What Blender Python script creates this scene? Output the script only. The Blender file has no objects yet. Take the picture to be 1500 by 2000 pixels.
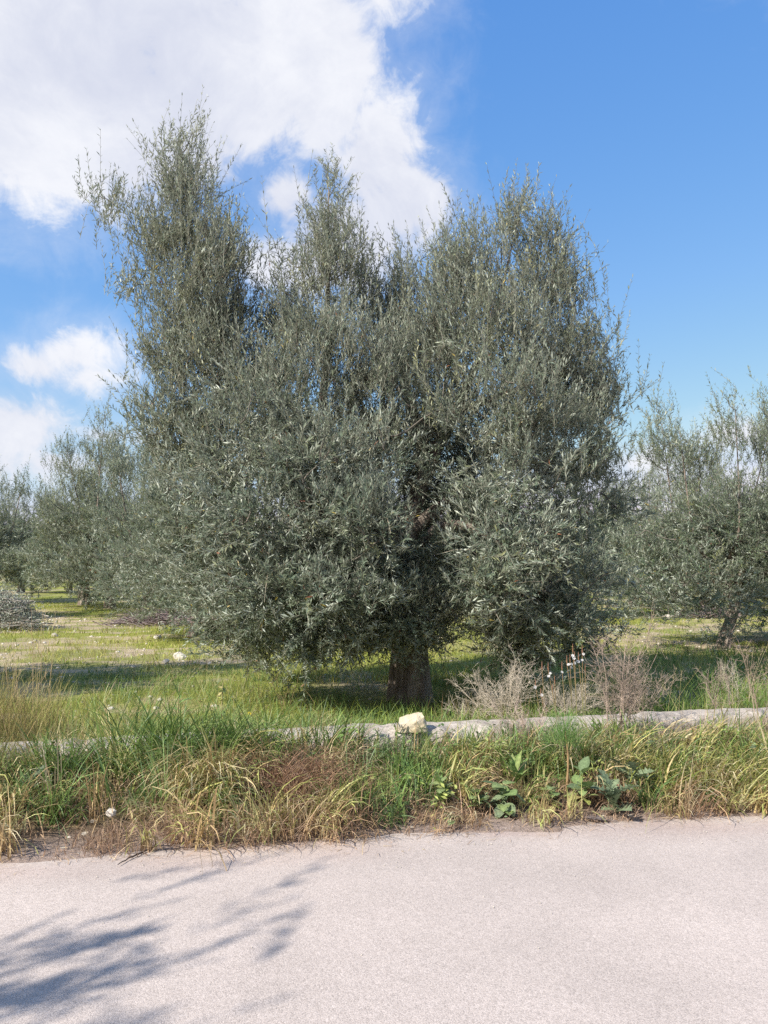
import bpy, bmesh, math
import numpy as np
from mathutils import Vector, Matrix

scene = bpy.context.scene
C = scene.collection
rad = math.radians

# ------------------------------------------------------------------ camera
PITCH, FOC, CAMH = rad(4.0), 1570.0, 1.6
cam_data = bpy.data.cameras.new('camera')
cam = bpy.data.objects.new('camera', cam_data)
C.objects.link(cam)
cam.location = (0, 0, CAMH)
cam.rotation_euler = (rad(90) + PITCH, 0, 0)
cam_data.sensor_fit = 'VERTICAL'
cam_data.angle = 2 * math.atan(1000 / FOC)
cam_data.clip_start, cam_data.clip_end = 0.05, 6000
scene.camera = cam


def ray(px, py):
    xc, yc = (px - 750) / FOC, (1000 - py) / FOC
    return np.array([xc, math.cos(PITCH) - yc * math.sin(PITCH), math.sin(PITCH) + yc * math.cos(PITCH)])


def at(px, py, Y):
    d = ray(px, py)
    return np.array([0, 0, CAMH]) + d * (Y / d[1])


def on_z(px, py, z=0.0):
    d = ray(px, py)
    return np.array([0, 0, CAMH]) + d * ((z - CAMH) / d[2])


# ------------------------------------------------------------------ sun, sky
SUN_EL = rad(38)
SUN_AZ = math.atan2(-0.76, -0.65)            # bearing from +Y towards +X: behind the camera, to the left
to_sun = Vector((math.cos(SUN_EL) * math.sin(SUN_AZ), math.cos(SUN_EL) * math.cos(SUN_AZ), math.sin(SUN_EL)))
sl = bpy.data.lights.new('sun', 'SUN')
sl.energy, sl.angle, sl.color = 5.0, rad(0.53), (1.0, 0.955, 0.88)
sun = bpy.data.objects.new('sun', sl)
C.objects.link(sun)
sun.rotation_euler = to_sun.to_track_quat('Z', 'Y').to_euler()

world = bpy.data.worlds.new('World')
scene.world = world
world.use_nodes = True
SKY_STRENGTH = 0.14


def build_world():
    nt = world.node_tree
    nt.nodes.clear()
    N, Lk = nt.nodes.new, nt.links.new
    out, bg = N('ShaderNodeOutputWorld'), N('ShaderNodeBackground')
    sky = N('ShaderNodeTexSky')
    sky.sky_type = 'NISHITA'
    sky.sun_disc = False
    sky.sun_elevation = SUN_EL
    sky.sun_rotation = SUN_AZ
    sky.air_density, sky.dust_density, sky.ozone_density = 0.7, 0.3, 3.0
    tc = N('ShaderNodeTexCoord')
    D = tc.outputs['Generated']

    def noise(scale, detail, rough, dist=0.0, off=0.0):
        n = N('ShaderNodeTexNoise')
        n.inputs['Scale'].default_value = scale
        n.inputs['Detail'].default_value = detail
        n.inputs['Roughness'].default_value = rough
        n.inputs['Distortion'].default_value = dist
        if off:
            a = N('ShaderNodeVectorMath'); a.operation = 'ADD'
            Lk(D, a.inputs[0]); a.inputs[1].default_value = (off, off * .7, off * 1.3)
            Lk(a.outputs[0], n.inputs['Vector'])
        else:
            Lk(D, n.inputs['Vector'])
        return n.outputs['Fac']

    def M(op, a, b=None, c=None):
        m = N('ShaderNodeMath'); m.operation = op
        for i, v in enumerate((a, b, c)):
            if v is None:
                continue
            if isinstance(v, (int, float)):
                m.inputs[i].default_value = v
            else:
                Lk(v, m.inputs[i])
        return m.outputs[0]

    def smooth(v, lo, hi):
        r = N('ShaderNodeMapRange'); r.interpolation_type = 'SMOOTHSTEP'
        Lk(v, r.inputs['Value'])
        r.inputs['From Min'].default_value, r.inputs['From Max'].default_value = lo, hi
        return r.outputs['Result']

    # the camera's rendering of the clear sky: a tone curve for each channel
    sp, cb = N('ShaderNodeSeparateColor'), N('ShaderNodeCombineColor')
    Lk(sky.outputs[0], sp.inputs[0])
    for ch, (gain, power) in enumerate(((.98, 1.02), (1.46, .64), (2.89, .28))):
        Lk(M('MULTIPLY', M('POWER', M('MINIMUM', sp.outputs[ch], 4.0), power), gain), cb.inputs[ch])

    # cumulus banks: ellipsoids of direction, ragged by noise; (bearing, elevation, half width, half height) in degrees
    def deg(px, py, rx, ry):
        d = ray(px, py)
        az, el = math.degrees(math.atan2(d[0], d[1])), math.degrees(math.atan2(d[2], math.hypot(d[0], d[1])))
        return (az, el, rx / 27.4, ry / 27.4)
    puffs = [deg(*p) for p in (
        (100, 60, 400, 230), (420, 100, 300, 170), (-60, 230, 330, 150), (570, 80, 170, 140), (630, 190, 100, 110),
        (745, -30, 85, 52), (290, 270, 190, 110), (735, 305, 95, 100), (785, 400, 115, 85), (690, 460, 140, 85),
        (555, 385, 65, 64), (600, 520, 170, 70), (155, 695, 80, 58), (70, 715, 62, 38), (180, 735, 75, 45), (20, 840, 125, 70), (110, 905, 130, 45),
        (215, 850, 90, 26), (1240, 905, 85, 30), (1330, 965, 150, 35), (1470, 850, 75, 35), (-140, 900, 200, 70), (1700, 930, 200, 50))]
    r0 = np.random.default_rng(5)
    for i in range(10):                       # the same broken cumulus goes on around the rest of the sky
        puffs.append((45 + i * 29 + r0.uniform(-7, 7), r0.uniform(6, 45), r0.uniform(10, 20), r0.uniform(5, 9)))
    F = None
    for az, el, rx, ry in puffs:
        a, e = rad(az), rad(el)
        c = Vector((math.sin(a) * math.cos(e), math.cos(a) * math.cos(e), math.sin(e)))
        sx, sz = 1 / math.sin(rad(rx)), 1 / math.sin(rad(ry))
        sy = 1.0 if abs(az) < 40 else sx
        m = N('ShaderNodeVectorMath'); m.operation = 'MULTIPLY_ADD'
        Lk(D, m.inputs[0]); m.inputs[1].default_value = (sx, sy, sz); m.inputs[2].default_value = (-c.x * sx, -c.y * sy, -c.z * sz)
        ln = N('ShaderNodeVectorMath'); ln.operation = 'LENGTH'
        Lk(m.outputs[0], ln.inputs[0])
        g = min(1.0, .22 + min(rx, ry) / 6.0)
        f = M('MULTIPLY_ADD', ln.outputs['Value'], -g, g)
        F = f if F is None else M('SMOOTH_MAX', F, f, 0.2)
    fine = noise(7.5, 8, 0.62, 0.5)
    big = noise(2.6, 2, 0.5, 0.2, 3.1)
    frag = noise(24.0, 6, 0.66, 0.6, 7.7)
    edge = M('ADD', F, M('ADD', M('MULTIPLY', M('SUBTRACT', fine, 0.5), 1.45), M('MULTIPLY', M('SUBTRACT', frag, 0.5), 0.75)))
    mask = M('MAXIMUM', smooth(edge, -0.10, 0.42), M('MULTIPLY', smooth(edge, -0.55, 0.4), 0.30))
    mask = M('MULTIPLY', mask, 0.96)
    tone = smooth(M('ADD', M('MULTIPLY', M('ADD', fine, M('MULTIPLY', frag, .35)), 0.42), M('MULTIPLY', big, 0.70)), 0.45, 0.75)
    ramp = N('ShaderNodeMix'); ramp.data_type = 'RGBA'
    k = 1.0 / SKY_STRENGTH
    ramp.inputs['A'].default_value = (.46 * k, .48 * k, .56 * k, 1)
    ramp.inputs['B'].default_value = (.64 * k, .645 * k, .67 * k, 1)
    Lk(tone, ramp.inputs['Factor'])
    mix = N('ShaderNodeMix'); mix.data_type = 'RGBA'
    Lk(mask, mix.inputs['Factor'])
    Lk(cb.outputs[0], mix.inputs['A'])
    Lk(ramp.outputs['Result'], mix.inputs['B'])
    Lk(mix.outputs['Result'], bg.inputs['Color'])
    bg.inputs['Strength'].default_value = SKY_STRENGTH
    Lk(bg.outputs[0], out.inputs['Surface'])


build_world()
scene.view_settings.view_transform = 'Standard'
scene.view_settings.look = 'None'
scene.view_settings.exposure = 0.6
scene.view_settings.gamma = 1.0
scene.view_settings.use_curve_mapping = False
scene.render.engine = 'CYCLES'
scene.cycles.use_denoising = False
scene.cycles.max_bounces = 4
scene.cycles.diffuse_bounces = 2
scene.cycles.transmission_bounces = 2
world.cycles.sampling_method = 'MANUAL'
world.cycles.sample_map_resolution = 512


# ------------------------------------------------------------------ helpers
def rnd(seed):
    return np.random.default_rng(seed)


def unit(v):
    return v / np.maximum(np.linalg.norm(v, axis=-1, keepdims=True), 1e-9)


def vnoise(x, y, seed=0):
    xi, yi = np.floor(x).astype(np.int64), np.floor(y).astype(np.int64)
    fx, fy = x - xi, y - yi
    fx, fy = fx * fx * (3 - 2 * fx), fy * fy * (3 - 2 * fy)

    def h(a, b):
        n = (a * 374761393 + b * 668265263 + seed * 982451653) & 0x7fffffff
        n = ((n ^ (n >> 13)) * 1274126177) & 0x7fffffff
        return ((n ^ (n >> 16)) & 0xffff) / 65535.0
    return (h(xi, yi) * (1 - fx) + h(xi + 1, yi) * fx) * (1 - fy) + (h(xi, yi + 1) * (1 - fx) + h(xi + 1, yi + 1) * fx) * fy


def fbm(x, y, seed=0, octv=4):
    x, y = np.asarray(x, float), np.asarray(y, float)
    s, a, t = 0, 1.0, 0
    for i in range(octv):
        s = s + a * vnoise(x * 2 ** i + 17.3 * i, y * 2 ** i - 9.1 * i, seed + i)
        t += a
        a *= .5
    return s / t


def sstep(v, a, b):
    t = np.clip((v - a) / (b - a), 0, 1)
    return t * t * (3 - 2 * t)


def link(o, parent=None):
    C.objects.link(o)
    if parent is not None:
        o.parent = parent
    return o


def tag(o, label=None, cat=None, group=None, kind=None):
    if label: o['label'] = label
    if cat: o['category'] = cat
    if group: o['group'] = group
    if kind: o['kind'] = kind
    return o


def empty(name, loc=(0, 0, 0), rz=0.0):
    o = bpy.data.objects.new(name, None)
    o.empty_display_size = .2
    o.location = loc
    o.rotation_euler = (0, 0, rz)
    return link(o)


class Buf:
    """collects triangles and quads with a colour per vertex, then makes ONE mesh"""
    def __init__(self):
        self.v, self.c, self.t, self.q, self.n = [], [], [], [], 0

    def add(self, v, tris=None, quads=None, col=(1, 1, 1)):
        v = np.asarray(v, np.float32).reshape(-1, 3)
        c = np.broadcast_to(np.asarray(col, np.float32), (len(v), 3)) if np.ndim(col) == 1 else np.asarray(col, np.float32).reshape(-1, 3)
        self.v.append(v); self.c.append(c)
        if tris is not None: self.t.append(np.asarray(tris, np.int64).reshape(-1, 3) + self.n)
        if quads is not None: self.q.append(np.asarray(quads, np.int64).reshape(-1, 4) + self.n)
        self.n += len(v)

    def mesh(self, name, smooth=False, offset=None):
        v, c = np.concatenate(self.v), np.concatenate(self.c)
        if offset is not None: v = v - np.asarray(offset, np.float32)
        t = np.concatenate(self.t) if self.t else np.zeros((0, 3), np.int64)
        q = np.concatenate(self.q) if self.q else np.zeros((0, 4), np.int64)
        me = bpy.data.meshes.new(name)
        me.vertices.add(len(v)); me.vertices.foreach_set('co', v.ravel())
        loops = np.concatenate([t.ravel(), q.ravel()]).astype(np.int32)
        me.loops.add(len(loops)); me.loops.foreach_set('vertex_index', loops)
        starts = np.concatenate([np.arange(len(t)) * 3, len(t) * 3 + np.arange(len(q)) * 4]).astype(np.int32)
        me.polygons.add(len(starts)); me.polygons.foreach_set('loop_start', starts)
        me.update(calc_edges=True)
        ca = me.color_attributes.new('col', 'FLOAT_COLOR', 'POINT')
        ca.data.foreach_set('color', np.concatenate([c, np.ones((len(c), 1), np.float32)], 1).ravel())
        if smooth: me.polygons.foreach_set('use_smooth', np.ones(len(starts), bool))
        return me

    def build(self, name, mat, parent=None, smooth=False, offset=None):
        me = self.mesh(name, smooth, offset)
        me.materials.append(mat)
        return link(bpy.data.objects.new(name, me), parent)


def tubes(P, R, sides=3):
    """many tubes at once: P (n,m,3), R (n,m) -> verts (n,m,sides,3), quads"""
    P, R = np.asarray(P, float), np.asarray(R, float)
    n, m, _ = P.shape
    ch = unit(P[:, -1] - P[:, 0])
    ref = np.where(np.abs(ch[:, 2:3]) > .85, np.array([[1., 0, 0]]), np.array([[0, 0, 1.]]))
    A = unit(np.cross(ch, ref)); B = np.cross(ch, A)
    an = np.arange(sides) * 2 * np.pi / sides
    off = np.cos(an)[None, :, None] * A[:, None] + np.sin(an)[None, :, None] * B[:, None]
    V = P[:, :, None] + R[:, :, None, None] * off[:, None]
    i, j, k = np.meshgrid(np.arange(n), np.arange(m - 1), np.arange(sides), indexing='ij')
    b = (i * m + j) * sides
    k2 = (k + 1) % sides
    q = np.stack([b + k, b + k2, b + sides + k2, b + sides + k], -1).reshape(-1, 4)
    return V.reshape(-1, 3), q


def spline(pts, n):
    p = np.asarray(pts, float)
    p = np.concatenate([2 * p[:1] - p[1:2], p, 2 * p[-1:] - p[-2:-1]])
    u = np.linspace(0, len(p) - 3 - 1e-6, n)
    i = u.astype(int); t = (u - i)[:, None]
    a, b, c, d = p[i], p[i + 1], p[i + 2], p[i + 3]
    return .5 * (2 * b + (c - a) * t + (2 * a - 5 * b + 4 * c - d) * t * t + (3 * b - a - 3 * c + d) * t ** 3)


def limb_mesh(buf, pts, radii, n=24, sides=14, gnarl=.12, seed=0, flare=0.0, col=(1, 1, 1), groove=()):
    """one gnarled tapering limb with a running frame, ridged like old bark"""
    P = spline(pts, n)
    R = np.interp(np.linspace(0, 1, n), np.linspace(0, 1, len(radii)), radii)
    T = unit(np.gradient(P, axis=0))
    A = unit(np.cross(T[0], [0.3, .9, .1])); V = []
    an = np.arange(sides) * 2 * np.pi / sides
    r = rnd(seed); ph = r.uniform(0, 6.28, 6)
    for i in range(n):
        A = unit(A - T[i] * A.dot(T[i])); B = np.cross(T[i], A)
        s = i / (n - 1) * np.linalg.norm(P[-1] - P[0])
        rr = 1 + gnarl * (np.sin(3 * an + ph[0] + 1.3 * s) + .7 * np.sin(5 * an + ph[1] - 1.7 * s) + .5 * np.sin(9 * an + ph[2] + 2.2 * s)
                          + .35 * np.sin(13 * an + ph[4] - 3 * s) + .6 * np.sin(7 * s + ph[3]) * np.sin(2 * an + ph[5]))
        for a0, dep, wid in groove:               # deep furrows that divide an old trunk into strands
            rr = rr * (1 - dep * np.exp(-(((an - a0 - .8 * s + np.pi) % (2 * np.pi) - np.pi) / wid) ** 2))
        rr = rr * (1 + flare * np.exp(-i / (n - 1) * 7) * (1 + .45 * np.sin(5 * an + ph[1])))
        V.append(P[i] + R[i] * rr[:, None] * (np.cos(an)[:, None] * A + np.sin(an)[:, None] * B))
    V = np.array(V).reshape(-1, 3)
    j, k = np.meshgrid(np.arange(n - 1), np.arange(sides), indexing='ij')
    b, k2 = j * sides, (k + 1) % sides
    q = np.stack([b + k, b + k2, b + sides + k2, b + sides + k], -1).reshape(-1, 4)
    top = (n - 1) * sides
    tri = [[top, top + a, top + a + 1] for a in range(1, sides - 1)]
    buf.add(V, tris=tri, quads=q, col=col)
    return P, R


def leaf_quads(P, D, Nn, L, W, col, fold=.18):
    """folded lanceolate leaves: 4 vertices and 2 triangles each"""
    S = unit(np.cross(D, Nn)); Nn = np.cross(S, D)
    mid = P + D * (L * .46)[:, None] + Nn * (W * fold)[:, None]
    V = np.stack([P, mid + S * (W / 2)[:, None], P + D * L[:, None] - Nn * (L * .06)[:, None], mid - S * (W / 2)[:, None]], 1)
    b = np.arange(len(P))[:, None] * 4
    t = np.stack([b + [[0, 1, 2]], b + [[0, 2, 3]]], 1).reshape(-1, 3)
    return V.reshape(-1, 3), t, np.repeat(col, 4, axis=0)


def blades(buf, P, head, L, W, lean, droop, c0, c1, k=4, seed=0):
    """arching tapering grass blades; colours run from base c0 to tip c1"""
    n = len(P); r = rnd(seed)
    h = np.stack([np.cos(head), np.sin(head), np.zeros(n)], 1)
    sd = head + np.pi / 2 + r.normal(0, .7, n)
    S = np.stack([np.cos(sd), np.sin(sd), r.normal(0, .25, n)], 1)
    pos, V, Cc = P.copy(), [], []
    for j in range(k):
        f = j / k
        w = W * (.75 + .5 * f - 1.15 * f * f)
        V += [pos - S * (w / 2)[:, None], pos + S * (w / 2)[:, None]]
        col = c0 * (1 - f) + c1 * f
        Cc += [col, col]
        th = np.minimum(lean + droop * ((j + .5) / k) ** 1.4, 2.7)
        pos = pos + (L / k)[:, None] * (np.sin(th)[:, None] * h + np.cos(th)[:, None] * np.array([0, 0, 1.]))
    V.append(pos); Cc.append(c1)
    m = 2 * k + 1
    V = np.stack(V, 1).reshape(-1, 3); Cc = np.stack(Cc, 1).reshape(-1, 3)
    loc = []
    for j in range(k - 1):
        a = 2 * j
        loc += [[a, a + 1, a + 3], [a, a + 3, a + 2]]
    loc.append([2 * k - 2, 2 * k - 1, 2 * k])
    t = (np.arange(n)[:, None, None] * m + np.array(loc)[None]).reshape(-1, 3)
    buf.add(V, tris=t, col=Cc)


# ------------------------------------------------------------------ materials
def new_mat(name):
    m = bpy.data.materials.new(name)
    m.use_nodes = True
    nt = m.node_tree
    return m, nt, nt.nodes['Principled BSDF'], nt.nodes['Material Output']


def nd(nt, typ, **kw):
    n = nt.nodes.new(typ)
    for k, v in kw.items():
        if k in n.inputs: n.inputs[k].default_value = v
        else: setattr(n, k, v)
    return n


def mat_plant(name, rough=.5, trans=.25, spec=.35, under=None, under_mix=.7):
    """plant tissue coloured by the mesh's own colour attribute, light passes through thin leaves"""
    m, nt, p, out = new_mat(name)
    L = nt.links.new
    a = nd(nt, 'ShaderNodeAttribute', attribute_name='col')
    colour = a.outputs['Color']
    if under:
        g = nd(nt, 'ShaderNodeNewGeometry')
        f = nd(nt, 'ShaderNodeMath', operation='MULTIPLY'); f.inputs[1].default_value = under_mix
        L(g.outputs['Backfacing'], f.inputs[0])
        mx = nd(nt, 'ShaderNodeMix', data_type='RGBA')
        L(f.outputs[0], mx.inputs['Factor']); L(colour, mx.inputs['A']); mx.inputs['B'].default_value = (*under, 1)
        colour = mx.outputs['Result']
    L(colour, p.inputs['Base Color'])
    p.inputs['Roughness'].default_value = rough
    p.inputs['Specular IOR Level'].default_value = spec
    if trans:
        t = nd(nt, 'ShaderNodeBsdfTranslucent')
        L(colour, t.inputs['Color'])
        ms = nd(nt, 'ShaderNodeMixShader'); ms.inputs[0].default_value = trans
        L(p.outputs[0], ms.inputs[1]); L(t.outputs[0], ms.inputs[2]); L(ms.outputs[0], out.inputs['Surface'])
    return m


def mat_rough(name, ca, cb, scale, detail=8, rough=.9, bump=.4, stretch=(1, 1, 1), dist=.02, cc=None, scale2=None, attr=False):
    m, nt, p, out = new_mat(name)
    L = nt.links.new
    tc = nd(nt, 'ShaderNodeTexCoord'); mp = nd(nt, 'ShaderNodeMapping')
    mp.inputs['Scale'].default_value = stretch
    L(tc.outputs['Object'], mp.inputs['Vector'])
    n = nd(nt, 'ShaderNodeTexNoise', Scale=scale, Detail=detail, Roughness=.65)
    L(mp.outputs[0], n.inputs['Vector'])
    cr = nd(nt, 'ShaderNodeValToRGB')
    cr.color_ramp.elements[0].position, cr.color_ramp.elements[1].position = .34, .66
    cr.color_ramp.elements[0].color, cr.color_ramp.elements[1].color = (*ca, 1), (*cb, 1)
    L(n.outputs['Fac'], cr.inputs[0])
    colour = cr.outputs[0]
    if cc:
        n2 = nd(nt, 'ShaderNodeTexNoise', Scale=scale2, Detail=5, Roughness=.6)
        L(mp.outputs[0], n2.inputs['Vector'])
        r2 = nd(nt, 'ShaderNodeMapRange'); r2.inputs['From Min'].default_value = .5; r2.inputs['From Max'].default_value = .68
        L(n2.outputs['Fac'], r2.inputs['Value'])
        mx = nd(nt, 'ShaderNodeMix', data_type='RGBA')
        L(r2.outputs[0], mx.inputs['Factor']); L(colour, mx.inputs['A']); mx.inputs['B'].default_value = (*cc, 1)
        colour = mx.outputs['Result']
    if attr:
        a = nd(nt, 'ShaderNodeAttribute', attribute_name='col')
        mu = nd(nt, 'ShaderNodeMix', data_type='RGBA', blend_type='MULTIPLY'); mu.inputs['Factor'].default_value = 1
        L(colour, mu.inputs['A']); L(a.outputs['Color'], mu.inputs['B']); colour = mu.outputs['Result']
    L(colour, p.inputs['Base Color'])
    p.inputs['Roughness'].default_value = rough
    p.inputs['Specular IOR Level'].default_value = .2
    b = nd(nt, 'ShaderNodeBump', Strength=bump, Distance=dist)
    L(n.outputs['Fac'], b.inputs['Height']); L(b.outputs[0], p.inputs['Normal'])
    return m


M_leaf = mat_plant('olive_leaf', rough=.42, trans=.18, spec=.5, under=(.50, .53, .43), under_mix=.70)
M_twig = mat_plant('twig', rough=.85, trans=0, spec=.15)
M_grass = mat_plant('grass', rough=.5, trans=.3, spec=.35)
M_straw = mat_plant('straw', rough=.75, trans=.2, spec=.2)
M_broad = mat_plant('broad_leaf', rough=.6, trans=.22, spec=.3)


def mottle(m, scale, lo, hi):
    """dust, blotches and veins' fine relief on broad leaves"""
    nt = m.node_tree; L = nt.links.new; p = nt.nodes['Principled BSDF']
    src = p.inputs['Base Color'].links[0].from_socket
    tc = nd(nt, 'ShaderNodeTexCoord'); n = nd(nt, 'ShaderNodeTexNoise', Scale=scale, Detail=6, Roughness=.7)
    L(tc.outputs['Object'], n.inputs['Vector'])
    r = nd(nt, 'ShaderNodeMapRange'); r.inputs['From Min'].default_value = .3; r.inputs['From Max'].default_value = .7
    r.inputs['To Min'].default_value = lo; r.inputs['To Max'].default_value = hi
    L(n.outputs['Fac'], r.inputs['Value'])
    mu = nd(nt, 'ShaderNodeMix', data_type='RGBA', blend_type='MULTIPLY'); mu.inputs['Factor'].default_value = 1
    L(src, mu.inputs['A']); L(r.outputs[0], mu.inputs['B']); L(mu.outputs['Result'], p.inputs['Base Color'])
    b = nd(nt, 'ShaderNodeBump', Strength=.5, Distance=.02); L(n.outputs['Fac'], b.inputs['Height']); L(b.outputs[0], p.inputs['Normal'])


mottle(M_broad, 9, .6, 1.35)
M_petal = mat_plant('petal', rough=.6, trans=.3, spec=.2)
M_bark = mat_rough('olive_bark', (.10, .076, .060), (.38, .305, .245), 9, 10, .95, 1.0, (1.8, 1.8, .28), .08, (.36, .32, .26), 3.5)
M_rock = mat_rough('limestone_rock', (.52, .43, .29), (.64, .56, .42), 14, 10, .95, 1.0, dist=.02, cc=(.46, .35, .21), scale2=5)
M_stone = mat_rough('field_stone', (.46, .41, .34), (.64, .59, .50), 12, 6, .95, .4)


def mat_wall():
    m = mat_rough('limewashed_wall', (.36, .31, .26), (.64, .56, .475), 15, 12, .95, 1.0, dist=.03, cc=(.30, .255, .21), scale2=5.5)
    nt = m.node_tree; L = nt.links.new; p = nt.nodes['Principled BSDF']
    old = p.inputs['Base Color'].links[0].from_socket
    tc = nd(nt, 'ShaderNodeTexCoord')
    v = nd(nt, 'ShaderNodeTexVoronoi', Scale=16); v.feature = 'DISTANCE_TO_EDGE'
    nz = nd(nt, 'ShaderNodeTexNoise', Scale=9, Detail=6); L(tc.outputs['Object'], nz.inputs['Vector'])
    L(nz.outputs['Color'], v.inputs['Vector'])
    r = nd(nt, 'ShaderNodeMapRange'); r.inputs['From Max'].default_value = .035; r.inputs['To Min'].default_value = .62
    L(v.outputs['Distance'], r.inputs['Value'])
    mu = nd(nt, 'ShaderNodeMix', data_type='RGBA', blend_type='MULTIPLY'); mu.inputs['Factor'].default_value = 1
    L(old, mu.inputs['A']); L(r.outputs[0], mu.inputs['B']); L(mu.outputs['Result'], p.inputs['Base Color'])
    return m


M_wall = mat_wall()


def mat_road():
    m, nt, p, out = new_mat('pale_asphalt')
    L = nt.links.new
    tc = nd(nt, 'ShaderNodeTexCoord'); O = tc.outputs['Object']
    v = nd(nt, 'ShaderNodeTexVoronoi', Scale=230); L(O, v.inputs['Vector'])
    sep = nd(nt, 'ShaderNodeSeparateColor'); L(v.outputs['Color'], sep.inputs[0])
    cr = nd(nt, 'ShaderNodeValToRGB')
    e = cr.color_ramp.elements
    e[0].position, e[0].color = 0.0, (.34, .285, .27, 1)
    e[1].position, e[1].color = 1.0, (.62, .53, .51, 1)
    for pos, c in ((.14, (.41, .345, .33, 1)), (.34, (.47, .395, .375, 1)), (.8, (.54, .455, .435, 1))):
        x = e.new(pos); x.color = c
    L(sep.outputs[0], cr.inputs[0])
    n1 = nd(nt, 'ShaderNodeTexNoise', Scale=.9, Detail=7, Roughness=.6, Distortion=.4); L(O, n1.inputs['Vector'])
    r1 = nd(nt, 'ShaderNodeMapRange'); r1.inputs['From Min'].default_value = .3; r1.inputs['From Max'].default_value = .7
    r1.inputs['To Min'].default_value = .88; r1.inputs['To Max'].default_value = 1.08
    L(n1.outputs['Fac'], r1.inputs['Value'])
    n4 = nd(nt, 'ShaderNodeTexNoise', Scale=26, Detail=5, Roughness=.7); L(O, n4.inputs['Vector'])
    r4 = nd(nt, 'ShaderNodeMapRange'); r4.inputs['From Min'].default_value = .3; r4.inputs['From Max'].default_value = .7
    r4.inputs['To Min'].default_value = .92; r4.inputs['To Max'].default_value = 1.06
    L(n4.outputs['Fac'], r4.inputs['Value'])
    # wheel tracks and sweeps of dust: tone drawn out along the road
    mp = nd(nt, 'ShaderNodeMapping'); mp.inputs['Rotation'].default_value = (0, 0, -math.atan(EDGE_S)); mp.inputs['Scale'].default_value = (.16, 1.5, 1)
    L(O, mp.inputs['Vector'])
    n5 = nd(nt, 'ShaderNodeTexNoise', Scale=1.0, Detail=6, Roughness=.6); L(mp.outputs[0], n5.inputs['Vector'])
    r5 = nd(nt, 'ShaderNodeMapRange'); r5.inputs['From Min'].default_value = .3; r5.inputs['From Max'].default_value = .7
    r5.inputs['To Min'].default_value = .955; r5.inputs['To Max'].default_value = 1.04
    L(n5.outputs['Fac'], r5.inputs['Value'])
    m5 = nd(nt, 'ShaderNodeMath', operation='MULTIPLY'); L(r1.outputs[0], m5.inputs[0]); L(r5.outputs[0], m5.inputs[1])
    mm = nd(nt, 'ShaderNodeMath', operation='MULTIPLY'); L(m5.outputs[0], mm.inputs[0]); L(r4.outputs[0], mm.inputs[1])
    # scattered dark oil and mud spots with a shape of their own
    wn = nd(nt, 'ShaderNodeTexNoise', Scale=30, Detail=4); L(O, wn.inputs['Vector'])
    wa = nd(nt, 'ShaderNodeVectorMath', operation='MULTIPLY_ADD'); wa.inputs[1].default_value = (.045, .045, .045)
    L(wn.outputs['Color'], wa.inputs[0]); L(O, wa.inputs[2])
    v2 = nd(nt, 'ShaderNodeTexVoronoi', Scale=2.3); L(wa.outputs[0], v2.inputs['Vector'])
    s2 = nd(nt, 'ShaderNodeSeparateColor'); L(v2.outputs['Color'], s2.inputs[0])
    rad_ = nd(nt, 'ShaderNodeMath', operation='MULTIPLY_ADD'); rad_.inputs[1].default_value = .12; rad_.inputs[2].default_value = -.065
    L(s2.outputs[1], rad_.inputs[0])
    df = nd(nt, 'ShaderNodeMath', operation='SUBTRACT'); L(v2.outputs['Distance'], df.inputs[0]); L(rad_.outputs[0], df.inputs[1])
    sp = nd(nt, 'ShaderNodeMapRange'); sp.inputs['From Min'].default_value = -.015; sp.inputs['From Max'].default_value = .012
    sp.inputs['To Min'].default_value = .55; sp.inputs['To Max'].default_value = 1
    L(df.outputs[0], sp.inputs['Value'])
    m2 = nd(nt, 'ShaderNodeMath', operation='MULTIPLY'); L(mm.outputs[0], m2.inputs[0]); L(sp.outputs[0], m2.inputs[1])
    mu = nd(nt, 'ShaderNodeMix', data_type='RGBA', blend_type='MULTIPLY'); mu.inputs['Factor'].default_value = 1
    L(cr.outputs[0], mu.inputs['A']); L(m2.outputs[0], mu.inputs['B'])
    a = nd(nt, 'ShaderNodeAttribute', attribute_name='col')
    mu2 = nd(nt, 'ShaderNodeMix', data_type='RGBA', blend_type='MULTIPLY'); mu2.inputs['Factor'].default_value = 1
    L(mu.outputs['Result'], mu2.inputs['A']); L(a.outputs['Color'], mu2.inputs['B'])
    L(mu2.outputs['Result'], p.inputs['Base Color'])
    p.inputs['Roughness'].default_value = .85
    p.inputs['Specular IOR Level'].default_value = .3
    b = nd(nt, 'ShaderNodeBump', Strength=.35, Distance=.003)
    v3 = nd(nt, 'ShaderNodeTexVoronoi', Scale=230); L(O, v3.inputs['Vector'])
    inv = nd(nt, 'ShaderNodeMath', operation='SUBTRACT'); inv.inputs[0].default_value = 1; L(v3.outputs['Distance'], inv.inputs[1])
    L(inv.outputs[0], b.inputs['Height']); L(b.outputs[0], p.inputs['Normal'])
    return m


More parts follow.
